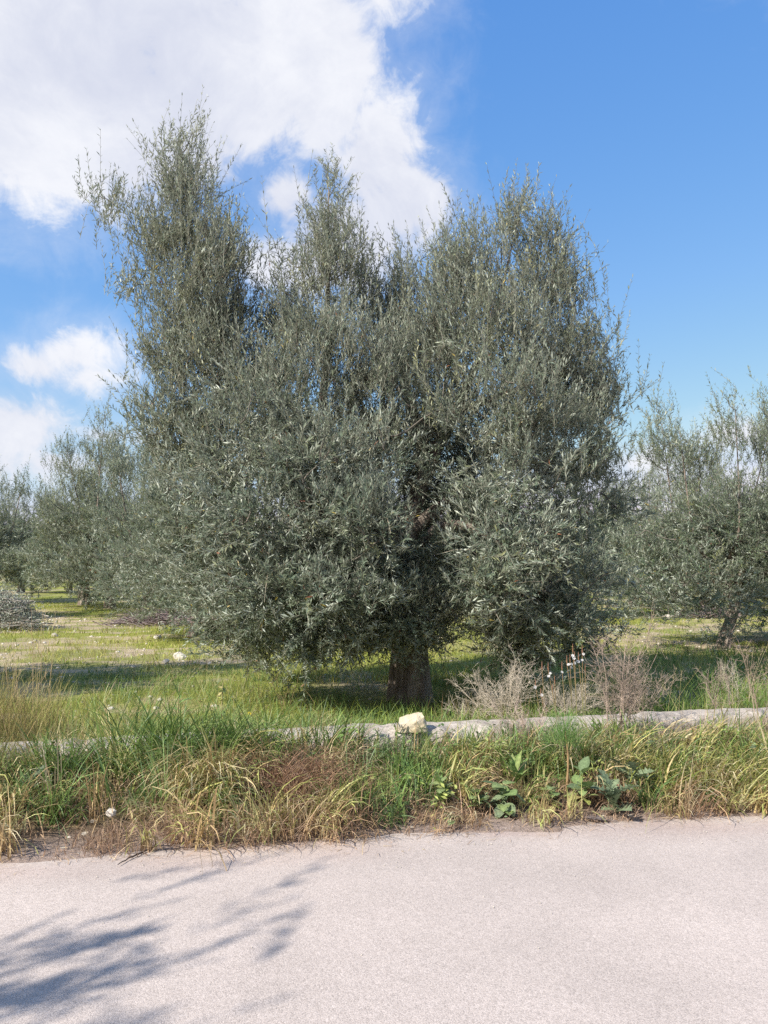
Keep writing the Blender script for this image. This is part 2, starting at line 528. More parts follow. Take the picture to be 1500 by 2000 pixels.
def mat_ground():
    m, nt, p, out = new_mat('field_soil')
    L = nt.links.new
    tc = nd(nt, 'ShaderNodeTexCoord'); O = tc.outputs['Object']
    a = nd(nt, 'ShaderNodeAttribute', attribute_name='col')
    n = nd(nt, 'ShaderNodeTexNoise', Scale=34, Detail=9, Roughness=.75); L(O, n.inputs['Vector'])
    r = nd(nt, 'ShaderNodeMapRange'); r.inputs['From Min'].default_value = .3; r.inputs['From Max'].default_value = .7
    r.inputs['To Min'].default_value = .5; r.inputs['To Max'].default_value = 1.4
    L(n.outputs['Fac'], r.inputs['Value'])
    mu = nd(nt, 'ShaderNodeMix', data_type='RGBA', blend_type='MULTIPLY'); mu.inputs['Factor'].default_value = 1
    L(a.outputs['Color'], mu.inputs['A']); L(r.outputs[0], mu.inputs['B'])
    v = nd(nt, 'ShaderNodeTexVoronoi', Scale=17); L(O, v.inputs['Vector'])
    s = nd(nt, 'ShaderNodeSeparateColor'); L(v.outputs['Color'], s.inputs[0])
    st = nd(nt, 'ShaderNodeMapRange'); st.inputs['From Min'].default_value = .93; st.inputs['From Max'].default_value = .97
    L(s.outputs[0], st.inputs['Value'])
    ds = nd(nt, 'ShaderNodeMapRange'); ds.inputs['From Min'].default_value = .42; ds.inputs['From Max'].default_value = .3
    L(v.outputs['Distance'], ds.inputs['Value'])
    ff = nd(nt, 'ShaderNodeMath', operation='MULTIPLY'); L(st.outputs[0], ff.inputs[0]); L(ds.outputs[0], ff.inputs[1])
    mx = nd(nt, 'ShaderNodeMix', data_type='RGBA')
    L(ff.outputs[0], mx.inputs['Factor']); L(mu.outputs['Result'], mx.inputs['A']); mx.inputs['B'].default_value = (.55, .48, .38, 1)
    L(mx.outputs['Result'], p.inputs['Base Color'])
    p.inputs['Roughness'].default_value = .95
    p.inputs['Specular IOR Level'].default_value = .1
    b = nd(nt, 'ShaderNodeBump', Strength=.8, Distance=.03)
    L(n.outputs['Fac'], b.inputs['Height']); L(b.outputs[0], p.inputs['Normal'])
    return m


# ------------------------------------------------------------------ the setting
EDGE0, EDGE_S = 4.97, .178          # far road edge: y = EDGE0 + EDGE_S x
WALL0, WALL_S = 6.60, .236          # wall centre line
ca_, sa_ = math.cos(math.atan(EDGE_S)), math.sin(math.atan(EDGE_S))


def edge_d(x, y):                    # metres beyond the far road edge
    return (y - EDGE0 - EDGE_S * x) * ca_


def bare(x, y):
    """0 = grassy, 1 = bare stony soil"""
    b = sstep(fbm(x * .30 + 5, y * .42, 21, 4), .46, .60)
    for cx, cy, rx, ry in ((-6.0, 12.2, 3.2, .75), (-4.7, 15.4, 2.2, .9), (7.0, 20.5, 4.0, 1.3), (5.4, 17.6, 1.6, .8), (1.6, 16.2, 1.6, .8)):
        b = np.maximum(b, np.exp(-(((x - cx) / rx) ** 2 + ((y - cy) / ry) ** 2) * 1.3) * 1.05)
    b = b * sstep(edge_d(x, y), 4.2, 6.2)
    b = np.maximum(b, .85 * sstep(fbm(x * .8 + 3, y * 1.1, 29, 3), .54, .66) * sstep(edge_d(x, y), 2.3, 3.2))
    b = b * (.25 + .75 * sstep(fbm(x * 1.7, y * 2.2, 27, 3), .36, .60))
    return np.clip(b, 0, 1) * .92


def height(x, y):
    x, y = np.asarray(x, float), np.asarray(y, float)
    d = edge_d(x, y)
    lip = -.035 + .05 * sstep(d, -.42, .12) + .032 * (fbm(x * 2.2, y * 5, 3, 4) - .5) * sstep(d, -.6, -.2) * (1 - sstep(d, .3, .8))
    verge = .17 * sstep(d, .05, .9) + .05 * (fbm(x * 1.3, y * 1.3, 8) - .5) * sstep(d, .1, .5)
    field = -.14 * sstep(d, 1.9, 3.6) + .10 * (fbm(x * .35, y * .35, 12) - .5) * sstep(d, 2.5, 5)
    clod = .05 * (fbm(x * 3, y * 3, 31, 3) - .5) * bare(x, y)
    near = .05 * sstep(-d, 4.7, 5.4)
    far = -.3 * sstep(np.hypot(x, y), 60, 200)
    return lip + verge + field + clod + near + far


def build_ground():
    xs = np.concatenate([[-3000, -1000, -400, -160, -80, -45], np.linspace(-28, -9, 60), np.linspace(-8.8, 8.8, 230), np.linspace(9, 28, 60), [45, 80, 160, 400, 1000, 3000]])
    ys = np.concatenate([[-3000, -500, -100, -40, -20], np.linspace(-14, 3.4, 24), np.linspace(3.5, 9, 150), np.linspace(9.1, 26, 130), np.linspace(26.4, 60, 70), [80, 120, 200, 400, 1000, 3500]])
    X, Y = np.meshgrid(xs, ys, indexing='ij')
    Z = height(X, Y)
    d = edge_d(X, Y)
    b = bare(X, Y)[..., None]
    g = fbm(X * .8, Y * .8, 40)[..., None]
    grass = np.array([.18, .215, .035]) * (1 - g) + np.array([.32, .32, .075]) * g
    soil = np.array([.46, .36, .24]) * (.8 + .5 * g)
    col = grass * (1 - b) + soil * b
    thatch = np.array([.15, .105, .065])
    k = (sstep(d, 1.0, .2) + 0 * d)[..., None]
    col = col * (1 - k) + thatch * k
    k = ((1 - sstep(d, -.05, .35)))[..., None]
    col = col * (1 - k) + np.array([.36, .275, .225]) * k
    nx, ny = len(xs), len(ys)
    i, j = np.meshgrid(np.arange(nx - 1), np.arange(ny - 1), indexing='ij')
    q = np.stack([i * ny + j, (i + 1) * ny + j, (i + 1) * ny + j + 1, i * ny + j + 1], -1)
    B = Buf(); B.add(np.stack([X, Y, Z], -1), quads=q, col=col.reshape(-1, 3))
    tag(B.build('ground', mat_ground(), smooth=True), 'grassy stony grove ground running back from the road', kind='structure')


def build_road():
    s = np.concatenate([[-900, -200, -60, -25], np.linspace(-12, 12, 120), [25, 60, 200, 900]])
    t = np.concatenate([[-4.9, -4.0], np.linspace(-3, .02, 60)])
    S, T = np.meshgrid(s, t, indexing='ij')
    x = S * ca_ - T * sa_; y = EDGE0 + S * sa_ + T * ca_
    z = .0 + .012 * (fbm(x * .6, y * .6, 51) - .5) - .02 * sstep(T, -1.2, 0) * 0
    col = np.ones(S.shape + (3,)) * np.array([.975, .975, .89])
    dust = sstep(T, -.55, -.05) * sstep(fbm(x * 1.1, y * 2.6, 61), .34, .6)
    col = col * (1 - .5 * dust[..., None]) + .5 * dust[..., None] * np.array([.80, .66, .58])
    n, m = S.shape
    i, j = np.meshgrid(np.arange(n - 1), np.arange(m - 1), indexing='ij')
    q = np.stack([i * m + j, (i + 1) * m + j, (i + 1) * m + j + 1, i * m + j + 1], -1)
    B = Buf(); B.add(np.stack([x, y, z], -1), quads=q, col=col.reshape(-1, 3))
    tag(B.build('road', mat_road(), smooth=True), 'pale pinkish asphalt road with small dark spots', kind='structure')


build_ground()
build_road()


def rock_mesh(name, mat, size, seed, cuts=10, sub=2, rough=.03):
    """angular stone: a ball of points cut flat by random planes"""
    bm = bmesh.new()
    bmesh.ops.create_icosphere(bm, subdivisions=sub, radius=1)
    r = rnd(seed)
    nrm = unit(r.normal(size=(cuts, 3))); dist = r.uniform(.52, .85, cuts)
    for v in bm.verts:
        p = np.array(v.co)
        for a, dd in zip(nrm, dist):
            e = p.dot(a) - dd
            if e > 0: p = p - a * e
        p = p * (1 + r.normal(0, rough))
        v.co = Vector(p * np.array(size))
    me = bpy.data.meshes.new(name); bm.to_mesh(me); bm.free()
    me.materials.append(mat)
    return me


WT = .315                                   # wall top height


def build_wall():
    base = (0, WALL0, 0)
    root = empty('boundary_wall', base)
    tag(root, 'low whitewashed limestone boundary wall between verge and olive field', 'wall')
    cw, sw = math.cos(math.atan(WALL_S)), math.sin(math.atan(WALL_S))
    # section of the wall from front foot over the rounded top to the back foot (across, up)
    prof = np.array([(-.21, -.25), (-.205, -.05), (-.20, .10), (-.20, .2), (-.198, .27), (-.188, .302), (-.14, .315), (-.05, .32), (.04, .322), (.12, .318),
                     (.18, .305), (.195, .27), (.20, .18), (.205, .05), (.21, -.25)])
    s = np.linspace(-13, 13, 620)
    S = np.repeat(s[:, None], len(prof), 1)
    a, u = np.broadcast_to(prof[:, 0], S.shape).copy(), np.broadcast_to(prof[:, 1], S.shape).copy()
    top = sstep(u, .1, .3)
    u += top * (.03 * (fbm(S * .7, a * 4, 71) - .5) + .022 * (fbm(S * 5, a * 9 + 3, 72) - .5))
    a += .05 * (fbm(S * 3.2, u * 7, 73) - .5) + .03 * (fbm(S * .6, u * 0, 74) - .5)
    jt = np.min(np.abs(s[:, None] - (np.arange(-12, 13) * 1.17 + .35 * np.sin(np.arange(-12, 13) * 3.1))[None]), 1)[:, None]
    u -= top * .018 * np.exp(-(jt / .03) ** 2); a += np.sign(-a) * .02 * np.exp(-(jt / .03) ** 2) * (u > .05)
    # broken front edge here and there
    chip = sstep(fbm(S * 1.6, 0 * S, 75, 3), .56, .70) * (a < -.08) * sstep(u, .12, .25)
    a += chip * .05; u -= chip * .06
    u += top * .02 * (fbm(S * 11, a * 14, 77, 3) - .5)
    x = S * cw - a * sw; y = S * sw + a * cw
    B = Buf()
    n, m = S.shape
    i, j = np.meshgrid(np.arange(n - 1), np.arange(m - 1), indexing='ij')
    q = np.stack([i * m + j, (i + 1) * m + j, (i + 1) * m + j + 1, i * m + j + 1], -1)
    B.add(np.stack([x, y, u], -1), quads=q)
    B.build('masonry', M_wall, root, smooth=True)
    # stones of the face that show where the render has fallen away
    r = rnd(76)
    mesh = [rock_mesh('wall_stone', M_wall, (1, .6, .75), 80 + i, 9, 2) for i in range(4)]
    for i, (px, py) in enumerate(((690, 1456), (712, 1452), (735, 1462), (668, 1463), (560, 1462), (230, 1452), (255, 1458), (1440, 1412), (1468, 1418), (1494, 1410), (905, 1455), (940, 1452))):
        p = on_z(px, py, .17)
        k = (p[0]) / cw
        o = link(bpy.data.objects.new('stone', mesh[i % 4]), root)
        w = r.uniform(.055, .10)
        o.location = (k * cw + .185 * sw, k * sw - .185 * cw, .17 + r.uniform(-.02, .04))
        o.scale = (w, w * .8, w * .8)
        o.rotation_euler = (r.uniform(-.3, .3), r.uniform(-.5, .5), r.uniform(-.4, .4))


build_wall()


def wall_y(x):
    return WALL0 + WALL_S * x


# the pale rock on the wall
def build_rock():
    p = on_z(803, 1424, WT + .005)
    bm = bmesh.new()
    w, h = .112, .145
    # hand-placed corners: a chunky block, flat left slope, tall right end
    co = [(-1, -.8, 0), (.25, -1, -.0), (.98, -.75, .0), (1.02, .6, 0), (-.9, .7, 0),
          (-1.02, -.75, .42), (-.88, -.5, .66), (.1, -.95, .50), (.86, -.62, .78), (1.05, -.3, .45), (.72, -.35, 1.0), (-.35, -.4, .78), (-.75, .5, .62), (.62, .5, .92), (.98, .5, .5)]
    vs = [bm.verts.new((a * w, b * .10, c * h)) for a, b, c in co]
    bmesh.ops.convex_hull(bm, input=vs)
    bmesh.ops.triangulate(bm, faces=bm.faces)
    bmesh.ops.subdivide_edges(bm, edges=bm.edges[:], cuts=4, use_grid_fill=True)
    r = rnd(4)
    for v in bm.verts:
        if v.co.z > .004:
            v.co += v.co.normalized() * float(.022 * (fbm(v.co.x * 30 + v.co.y * 19, v.co.z * 30 - v.co.y * 23, 4, 3) - .5)) + Vector(r.normal(0, .0008, 3))
    me = bpy.data.meshes.new('loose_rock'); bm.to_mesh(me); bm.free()
    me.materials.append(M_rock)
    o = link(bpy.data.objects.new('loose_rock', me))
    o.location = (p[0], p[1], WT - .004); o.rotation_euler = (0, 0, .12)
    tag(o, 'cream angular limestone block lying on top of the low wall', 'rock')


build_rock()


# ------------------------------------------------------------------ olive trees
def leaf_colours(n, r, twig_t):
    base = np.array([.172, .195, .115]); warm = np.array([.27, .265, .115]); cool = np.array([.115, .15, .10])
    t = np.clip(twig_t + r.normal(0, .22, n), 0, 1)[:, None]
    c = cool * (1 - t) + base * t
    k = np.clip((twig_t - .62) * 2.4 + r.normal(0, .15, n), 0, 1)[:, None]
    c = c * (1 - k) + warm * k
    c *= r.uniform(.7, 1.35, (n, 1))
    y = r.random(n) < .006
    c[y] = np.array([.36, .27, .05]) * r.uniform(.6, 1.2, (y.sum(), 1))
    y = r.random(n) < .006
    c[y] = np.array([.24, .085, .035]) * r.uniform(.6, 1.2, (y.sum(), 1))
    return c


def grow_olive(lobes, limbs, base, seed, n_clump, twigs_per, leaves_per, leaf_len=.062, clump_sig=.2, bare_twigs=0, low=2.0, warmth=0.0, tint=(1, 1, 1)):
    """lobes: (centre, radii, weight); limbs: (points, radii). Returns meshes in coordinates local to base."""
    r = rnd(seed)
    base = np.asarray(base, float)
    out = {}
    tb = Buf()
    Ps, Rs = limb_mesh(tb, *limbs[0][:2], n=48, sides=48, gnarl=.12, seed=seed, flare=.38, groove=((.5, .30, .28), (1.7, .22, .2), (2.6, .3, .25), (3.7, .2, .2), (4.75, .32, .3), (5.6, .18, .16)))
    out['trunk'] = tb.mesh('trunk', True, base)
    sk = [Ps[int(len(Ps) * .7):]]
    out['limbs'] = []
    for i, (pts, rr) in enumerate(limbs[1:]):
        lb = Buf()
        P, R = limb_mesh(lb, pts, rr, n=30, sides=10, gnarl=.07, seed=seed + 10 + i)
        out['limbs'].append(lb.mesh('limb', True, base))
        sk.append(P[4:])
    sk = np.concatenate(sk)
    cen = np.array([l[0] for l in lobes]); rad3 = np.array([l[1] for l in lobes]); wt = np.array([l[2] for l in lobes])
    area = (rad3[:, 0] * rad3[:, 2] + rad3[:, 0] * rad3[:, 1] + rad3[:, 1] * rad3[:, 2]) * wt
    cnt = np.maximum(1, np.round(n_clump * area / area.sum())).astype(int)
    cc, out_dir, full = [], [], []
    for c, R, k, w in zip(cen, rad3, cnt, wt):
        full.append(np.full(k, w >= 1.3))
        d = unit(r.normal(size=(k, 3)))
        rr = .25 + .75 * r.random(k) ** .55
        p = c + d * R * rr[:, None]
        cc.append(p); out_dir.append(unit(d / R))
    cc, out_dir = np.concatenate(cc), np.concatenate(out_dir)
    vox = fbm(cc[:, 0] * 1.5 + cc[:, 1] * .8, cc[:, 2] * 1.5 - cc[:, 1] * 1.1, seed + 8, 2)
    ok = (cc[:, 2] > .42) & ((vox > np.quantile(vox, .15)) | np.concatenate(full) | (cc[:, 2] > 4.1))          # boughs part and leave hollows between them
    cc, out_dir = cc[ok], out_dir[ok]
    nC = len(cc)
    # branchlets: each clump is carried by a small branch from the nearest wood below it
    dist = np.array([np.min(np.linalg.norm(sk - c, axis=1)) for c in cc])
    skel = [sk]; allsk = sk.copy()
    paths = np.zeros((nC, 6, 3)); prad = np.zeros((nC, 6))
    for i in np.argsort(dist):
        c = cc[i]
        dv = c - allsk
        dd = np.linalg.norm(dv, axis=1)
        j = int(np.argmin(dd + np.maximum(0, .25 - dv[:, 2]) * .7))
        q = allsk[j]; L = dd[j]
        m1 = q + (c - q) * .35 + np.array([0, 0, -.10 * L]) + r.normal(0, .06 * L, 3)
        m2 = q + (c - q) * .75 + np.array([0, 0, .04 * L]) + r.normal(0, .05 * L, 3)
        paths[i] = spline([q, m1, m2, c], 6)
        prad[i] = np.linspace(.006 + .010 * min(L, 1.6), .004, 6)
        allsk = np.concatenate([allsk, paths[i][2:5]])
    tw = Buf()
    V, q = tubes(paths, prad, 4)
    bc = np.repeat(np.array([.17, .15, .12]) * r.uniform(.6, 1.3, (nC, 1)), 24, 0)
    tw.add(V, quads=q, col=bc)
    # twigs
    n = nC * twigs_per
    ci = np.repeat(np.arange(nC), twigs_per)
    n = len(ci)
    vig = r.uniform(.55, 1.25, nC)[ci]
    pos = cc[ci] + r.normal(0, clump_sig, (n, 3)) * vig[:, None] * np.array([1, 1, .8])
    z = pos[:, 2]
    hi = sstep(z, low, low + 2.0)[:, None]
    up = np.array([0, 0, 1.])
    dirs = unit(up * (.45 + .70 * hi) + out_dir[ci] * (.75 - .30 * hi) + r.normal(0, .38, (n, 3)))
    ln = r.uniform(.18, .44, n) * (.8 + .45 * hi[:, 0]) * r.choice([1, 1, 1, 1.5], n)
    pos = pos - dirs * (ln * .5)[:, None]
    pos[:, 2] = np.maximum(pos[:, 2], .25)
    bend = (r.normal(0, .18, (n, 3)) + up * (hi * .25 - .12)) * ln[:, None]
    t = np.linspace(0, 1, 3)[None, :, None]
    P = pos[:, None] + dirs[:, None] * ln[:, None, None] * t + bend[:, None] * t * t
    Rw = np.linspace(.0032, .0012, 3)[None] * np.ones((n, 1))
    V, q = tubes(P, Rw, 3)
    tcol = np.repeat(np.array([.26, .25, .19]) * r.uniform(.5, 1.3, (n, 1)), 9, 0)
    tw.add(V, quads=q, col=tcol)
    if bare_twigs:
        k = r.integers(0, nC, bare_twigs)
        p0 = cc[k]; dv = unit(out_dir[k] + r.normal(0, .6, (bare_twigs, 3))) * r.uniform(.2, .4, (bare_twigs, 1))
        PP = p0[:, None] + dv[:, None] * t + np.array([0, 0, -.08]) * t * t
        V, q = tubes(PP, np.linspace(.004, .0015, 3)[None] * np.ones((bare_twigs, 1)), 3)
        tw.add(V, quads=q, col=np.array([.42, .36, .27]))
    out['twigs'] = tw.mesh('twigs', False, base)
    # leaves in opposite pairs
    m = leaves_per
    tt = np.repeat(np.linspace(.06, 1.0, m // 2), 2)[None] + r.normal(0, .012, (n, m))
    tt = np.clip(tt, 0, 1)
    A = unit(np.cross(dirs, r.normal(size=(n, 3)))); Bv = np.cross(dirs, A)
    ph = (np.arange(m) // 2) * (np.pi / 2) + (np.arange(m) % 2) * np.pi
    ph = ph[None] + r.normal(0, .45, (n, m))
    lp = pos[:, None] + dirs[:, None] * (ln[:, None] * tt)[..., None] + bend[:, None] * (tt * tt)[..., None]
    side = np.cos(ph)[..., None] * A[:, None] + np.sin(ph)[..., None] * Bv[:, None]
    spread = r.uniform(.55, 1.15, (n, m))[..., None] * (1 - .45 * tt[..., None] ** 3)
    D = unit(dirs[:, None] + side * spread + r.normal(0, .14, (n, m, 3)))
    Nn = dirs[:, None] * .8 + up * .55 - side * .4 + r.normal(0, .3, (n, m, 3))
    keep = (r.random((n, m)) < .93).ravel()
    D, Nn, lp = D.reshape(-1, 3)[keep], Nn.reshape(-1, 3)[keep], lp.reshape(-1, 3)[keep]
    K = len(D)
    L = leaf_len * r.uniform(.6, 1.3, K) * (1.05 - .35 * (tt.ravel()[keep]) ** 4)
    W = L * r.uniform(.18, .26, K)
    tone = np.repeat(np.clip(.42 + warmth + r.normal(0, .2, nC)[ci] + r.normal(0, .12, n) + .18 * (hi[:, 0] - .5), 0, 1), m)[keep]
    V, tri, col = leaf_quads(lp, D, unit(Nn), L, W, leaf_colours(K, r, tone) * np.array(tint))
    lv = Buf(); lv.add(V, tris=tri, col=col)
    out['crown'] = lv.mesh('crown', False, base)
    for me in [out['trunk']] + out['limbs']: me.materials.append(M_bark)
    out['twigs'].materials.append(M_twig); out['crown'].materials.append(M_leaf)
    return out


def place_olive(tree, loc, rz=0, s=1.0, label='', group=None, sz=None):
    root = empty('olive_tree', loc, rz)
    root.scale = (s, s, sz or s)
    tag(root, label, 'tree', group)
    tk = link(bpy.data.objects.new('trunk', tree['trunk']), root)
    for me in tree['limbs']: link(bpy.data.objects.new('limb', me), tk)
    tag(link(bpy.data.objects.new('twigs', tree['twigs']), root), kind='stuff')
    tag(link(bpy.data.objects.new('crown', tree['crown']), root), kind='stuff')
    return root


def main_olive():
    Y0 = 9.5
    b = on_z(803, 1376, 0); base = np.array([b[0], Y0, height(b[0], Y0) - .04])
    lobes = []

    def lobe(px, py, rx, rz, dy=0.0, ry=None, w=1.0):
        Y = Y0 + dy
        c = at(px, py, Y); k = Y / FOC
        lobes.append((c, np.array([rx * k, ry if ry else (rx + rz) * .5 * k, rz * k]), w))
    for a in (
        # tall left plume and its side shoots
        (358, 300, 42, 68, .2, .3, .8), (372, 390, 54, 78, .1, .35, .9), (300, 425, 65, 45, .2, .35, .75), (212, 398, 42, 30, .1, .22, .7), (425, 500, 66, 72, .0, .5, 1.0), (350, 505, 92, 68, .3, .55, 1.0), (255, 530, 40, 40, .1, .28, .6),
        (370, 600, 78, 72, .0, .55, 1.0), (440, 640, 82, 75, .5, .55, 1.0), (325, 690, 50, 60, .2), (400, 700, 90, 60, -.2),
        # middle plume
        (644, 360, 27, 58, .1, .2, .75), (641, 440, 38, 58, .1, .28, .85), (575, 475, 40, 36, .4, .25, .45), (640, 540, 75, 80, .0, .4, .9), (560, 560, 40, 50, .2, .3, .6), (700, 540, 36, 50, .2, .3, .6), (555, 620, 60, 65, .6, .4, .7), (720, 610, 50, 55, .5, .4, .7), (775, 540, 36, 60, .5, .25, .6), (620, 645, 95, 75, -.4, .5, .95), (770, 640, 60, 60, .3, .4, .8),
        # right plume
        (1008, 420, 48, 55, .2, .35, .75), (1062, 480, 40, 66, .5, .35, .8), (1095, 520, 36, 50, .4, .3, .7), (890, 480, 48, 45, .3, .35, .7), (955, 530, 95, 65, -.1, .5, .8), (1060, 580, 75, 70, .3, .5, .8), (875, 580, 65, 70, .2, .45, .75), (1128, 620, 42, 60, .5, .35, .65),
        (960, 640, 150, 90, -.5), (1090, 690, 80, 80, .2), (1165, 690, 40, 50, .5, .3, .6), (1195, 775, 45, 45, .3, .3, .8), (1150, 800, 60, 50, .6), (830, 660, 90, 80, .6),
        # shoulders and the heart of the crown
        (480, 720, 120, 80, .8), (560, 770, 160, 100, -.6), (700, 720, 130, 90, -.7), (760, 790, 120, 100, .9), (840, 770, 110, 85, -.4, .6, .8), (970, 800, 150, 100, -.9), (1100, 860, 110, 90, -.3), (1080, 780, 90, 80, .9),
        (340, 800, 75, 55, .2), (380, 870, 110, 80, .5), (310, 850, 45, 50, .0, .4, .8), (470, 880, 150, 90, -.9), (650, 880, 150, 90, -1.3), (790, 890, 90, 75, -.3, .5, .6), (900, 880, 150, 100, .9), (620, 900, 150, 100, 1.1),
        (1000, 930, 150, 90, -1.2), (1150, 960, 85, 90, .1), (1130, 1040, 95, 80, -.5), (1180, 900, 45, 45, .3, .4, .7),
        # skirt
        (400, 990, 110, 80, -.3), (520, 1000, 150, 90, -1.3), (690, 1010, 150, 80, -1.6), (420, 1100, 100, 70, -.5), (540, 1120, 140, 75, -1.4), (660, 1130, 110, 65, -1.7), (370, 1060, 70, 70, .6), (470, 1190, 100, 55, -.7), (580, 1210, 110, 50, -1.2),
        (690, 1200, 70, 40, -1.3, .4, .8), (500, 1250, 70, 35, -.3), (620, 1240, 85, 40, -1.0, .5, 1.5), (545, 1255, 70, 34, -.7, .4, 1.4), (700, 1225, 55, 36, -.9, .4, 1.6), (430, 1230, 50, 40, -.2), (690, 1160, 70, 60, -1.5),  (850, 1070, 70, 50, -.5, .4, .6), (990, 1050, 130, 80, -1.5), (1100, 1130, 110, 75, -.8), (950, 1140, 110, 65, -1.5), (1060, 1200, 120, 60, -1.1), (1000, 1235, 100, 50, -1.0), (1130, 1220, 80, 50, -.5),
        (1190, 1110, 50, 55, .2), (1020, 1270, 90, 34, -.6), (1120, 1270, 60, 32, -.2), (770, 1130, 80, 50, -.7, .4, .8), (800, 1185, 90, 48, -.8, .4, 1.4), (720, 1170, 70, 45, .4, .4, 1.3), (870, 1160, 60, 45, .6, .4, 1.3), (880, 1190, 60, 40, -.9, .4, .8), (795, 1245, 45, 36, -.4, .25, .9), (765, 1215, 80, 40, -.7, .3, 2.2), (820, 1225, 60, 38, -.6, .3, 2.2), (720, 1080, 100, 60, -.9, .5, 1), (690, 1000, 80, 80, -.8), (880, 980, 90, 80, .3, .5, .6), (600, 1100, 150, 90, 1.4), (900, 1080, 180, 90, 1.5), (750, 1000, 200, 110, 1.6),
        (1060, 1110, 130, 90, 1.2), (450, 1120, 110, 80, 1.1), (790, 1090, 120, 60, -.2, .5, .4),
    ):
        lobe(*a)

    def pt(px, py, dy): return at(px, py, Y0 + dy)
    trunk = ([base + [0, 0, -.1], base + [-.01, 0, .12], pt(800, 1290, 0), pt(795, 1210, 0), pt(785, 1130, .0), pt(775, 1060, .05)], [.262, .235, .195, .175, .16, .14])
    limbs = [trunk,
             ([pt(788, 1120, 0), pt(745, 1040, -.1), pt(700, 960, -.15), pt(640, 890, 0), pt(575, 810, .1), pt(515, 750, .15), pt(448, 735, .2)], [.15, .13, .115, .10, .09, .08, .06]),
             ([pt(450, 738, .2), pt(438, 680, .2), pt(415, 590, .2), pt(385, 500, .2), pt(368, 400, .2), pt(355, 300, .2)], [.055, .046, .036, .026, .016, .008]),
             ([pt(450, 736, .2), pt(425, 800, .15), pt(390, 880, .2), pt(370, 960, .3)], [.04, .03, .02, .01]),
             ([pt(640, 890, 0), pt(630, 790, .1), pt(640, 680, .1), pt(640, 560, .1), pt(641, 460, .1), pt(642, 370, .1)], [.07, .055, .04, .026, .014, .006]),
             ([pt(790, 1120, 0), pt(800, 1020, .1), pt(840, 900, .2), pt(900, 780, .25), pt(960, 640, .25), pt(1000, 480, .25)], [.15, .12, .09, .06, .035, .008]),
             ([pt(840, 900, .2), pt(800, 780, .6), pt(775, 660, .7), pt(770, 520, .7)], [.06, .045, .03, .008]),
             ([pt(800, 1040, .1), pt(900, 960, -.1), pt(1000, 910, -.2), pt(1070, 870, -.2)], [.09, .065, .035, .008]),
             ([pt(900, 800, .25), pt(1010, 760, .35), pt(1090, 730, .4)], [.05, .032, .008]),
             ([pt(785, 1120, 0), pt(740, 1030, -.7), pt(660, 990, -1.3), pt(560, 1040, -1.4)], [.08, .06, .04, .012]),
             ([pt(795, 1110, 0), pt(860, 1030, -.7), pt(940, 1040, -1.2), pt(1020, 1100, -1.3)], [.08, .06, .04, .012]),
             ([pt(790, 1110, 0), pt(760, 1010, .8), pt(720, 960, 1.4)], [.09, .06, .015]),
             ([pt(800, 1100, 0), pt(870, 1020, .8), pt(950, 1000, 1.4)], [.09, .06, .015])]
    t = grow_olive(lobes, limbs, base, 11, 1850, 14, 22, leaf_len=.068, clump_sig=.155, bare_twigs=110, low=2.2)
    place_olive(t, base, 0, 1.0, 'tall olive tree with three plumes of silvery foliage, centre, behind the rock on the wall')


main_olive()


def generic_olive(seed, H=4.7, Wd=2.5, n_clump=330, twigs_per=13, leaves_per=18, leaf_len=.07, skirt=.75, plumes=5, trunk_r=.15, warmth=0.0, plume_h=(.86, 1.03), lean=0.0):
    r = rnd(seed)
    lobes = []
    zc = H * .48
    for k in range(9):
        a = k / 9 * 2 * np.pi + r.uniform(-.3, .3); q = r.uniform(.45, .7) * Wd
        lobes.append((np.array([math.cos(a) * q, math.sin(a) * q, r.uniform(skirt + .2, zc * .85)]), np.array([.36, .36, .18 * H / Wd]) * Wd * r.uniform(.85, 1.15), 1))
    lobes.append((np.array([0, 0, zc]), np.array([.5, .5, .22 * H / Wd]) * Wd, .8))
    for k in range(6):
        a = k / 6 * 2 * np.pi + r.uniform(-.4, .4); q = r.uniform(.2, .5) * Wd
        lobes.append((np.array([math.cos(a) * q, math.sin(a) * q, r.uniform(zc, H * .60)]), np.array([.36, .36, .16 * H / Wd]) * Wd * r.uniform(.85, 1.1), 1))
    tips = []
    for k in range(plumes):
        a = k / plumes * 2 * np.pi + r.uniform(-.5, .5); q = r.uniform(.15, .62) * Wd
        hh = H * r.uniform(*plume_h)
        c = np.array([math.cos(a) * q, math.sin(a) * q, hh]); tips.append(c)
        lobes.append((c, np.array([.10, .10, .11 * H / Wd]) * Wd, .8))
        lobes.append((c - [0, 0, .12 * H], np.array([.2, .2, .11 * H / Wd]) * Wd, .9))
    f = H * .20
    limbs = [([(0, 0, -.12), (r.uniform(-.05, .05), 0, .1), (lean + r.uniform(-.05, .05), r.uniform(-.1, .1), f), (lean * 1.3 + r.uniform(-.1, .1), r.uniform(-.1, .1), f * 1.5)], [trunk_r * 1.15, trunk_r, trunk_r * .85, trunk_r * .7])]
    for c in tips:
        m = np.array([c[0] * .7 + r.uniform(-.2, .2), c[1] * .7 + r.uniform(-.2, .2), H * .52])
        limbs.append(([(lean, 0, f), m * [.5, .5, .72], m, c], [trunk_r * .6, trunk_r * .38, trunk_r * .17, .006]))
    return grow_olive(lobes, limbs, (0, 0, 0), seed, n_clump, twigs_per, leaves_per, leaf_len, .2, 40, low=H * .42, warmth=warmth, tint=(.80, .86, .72))


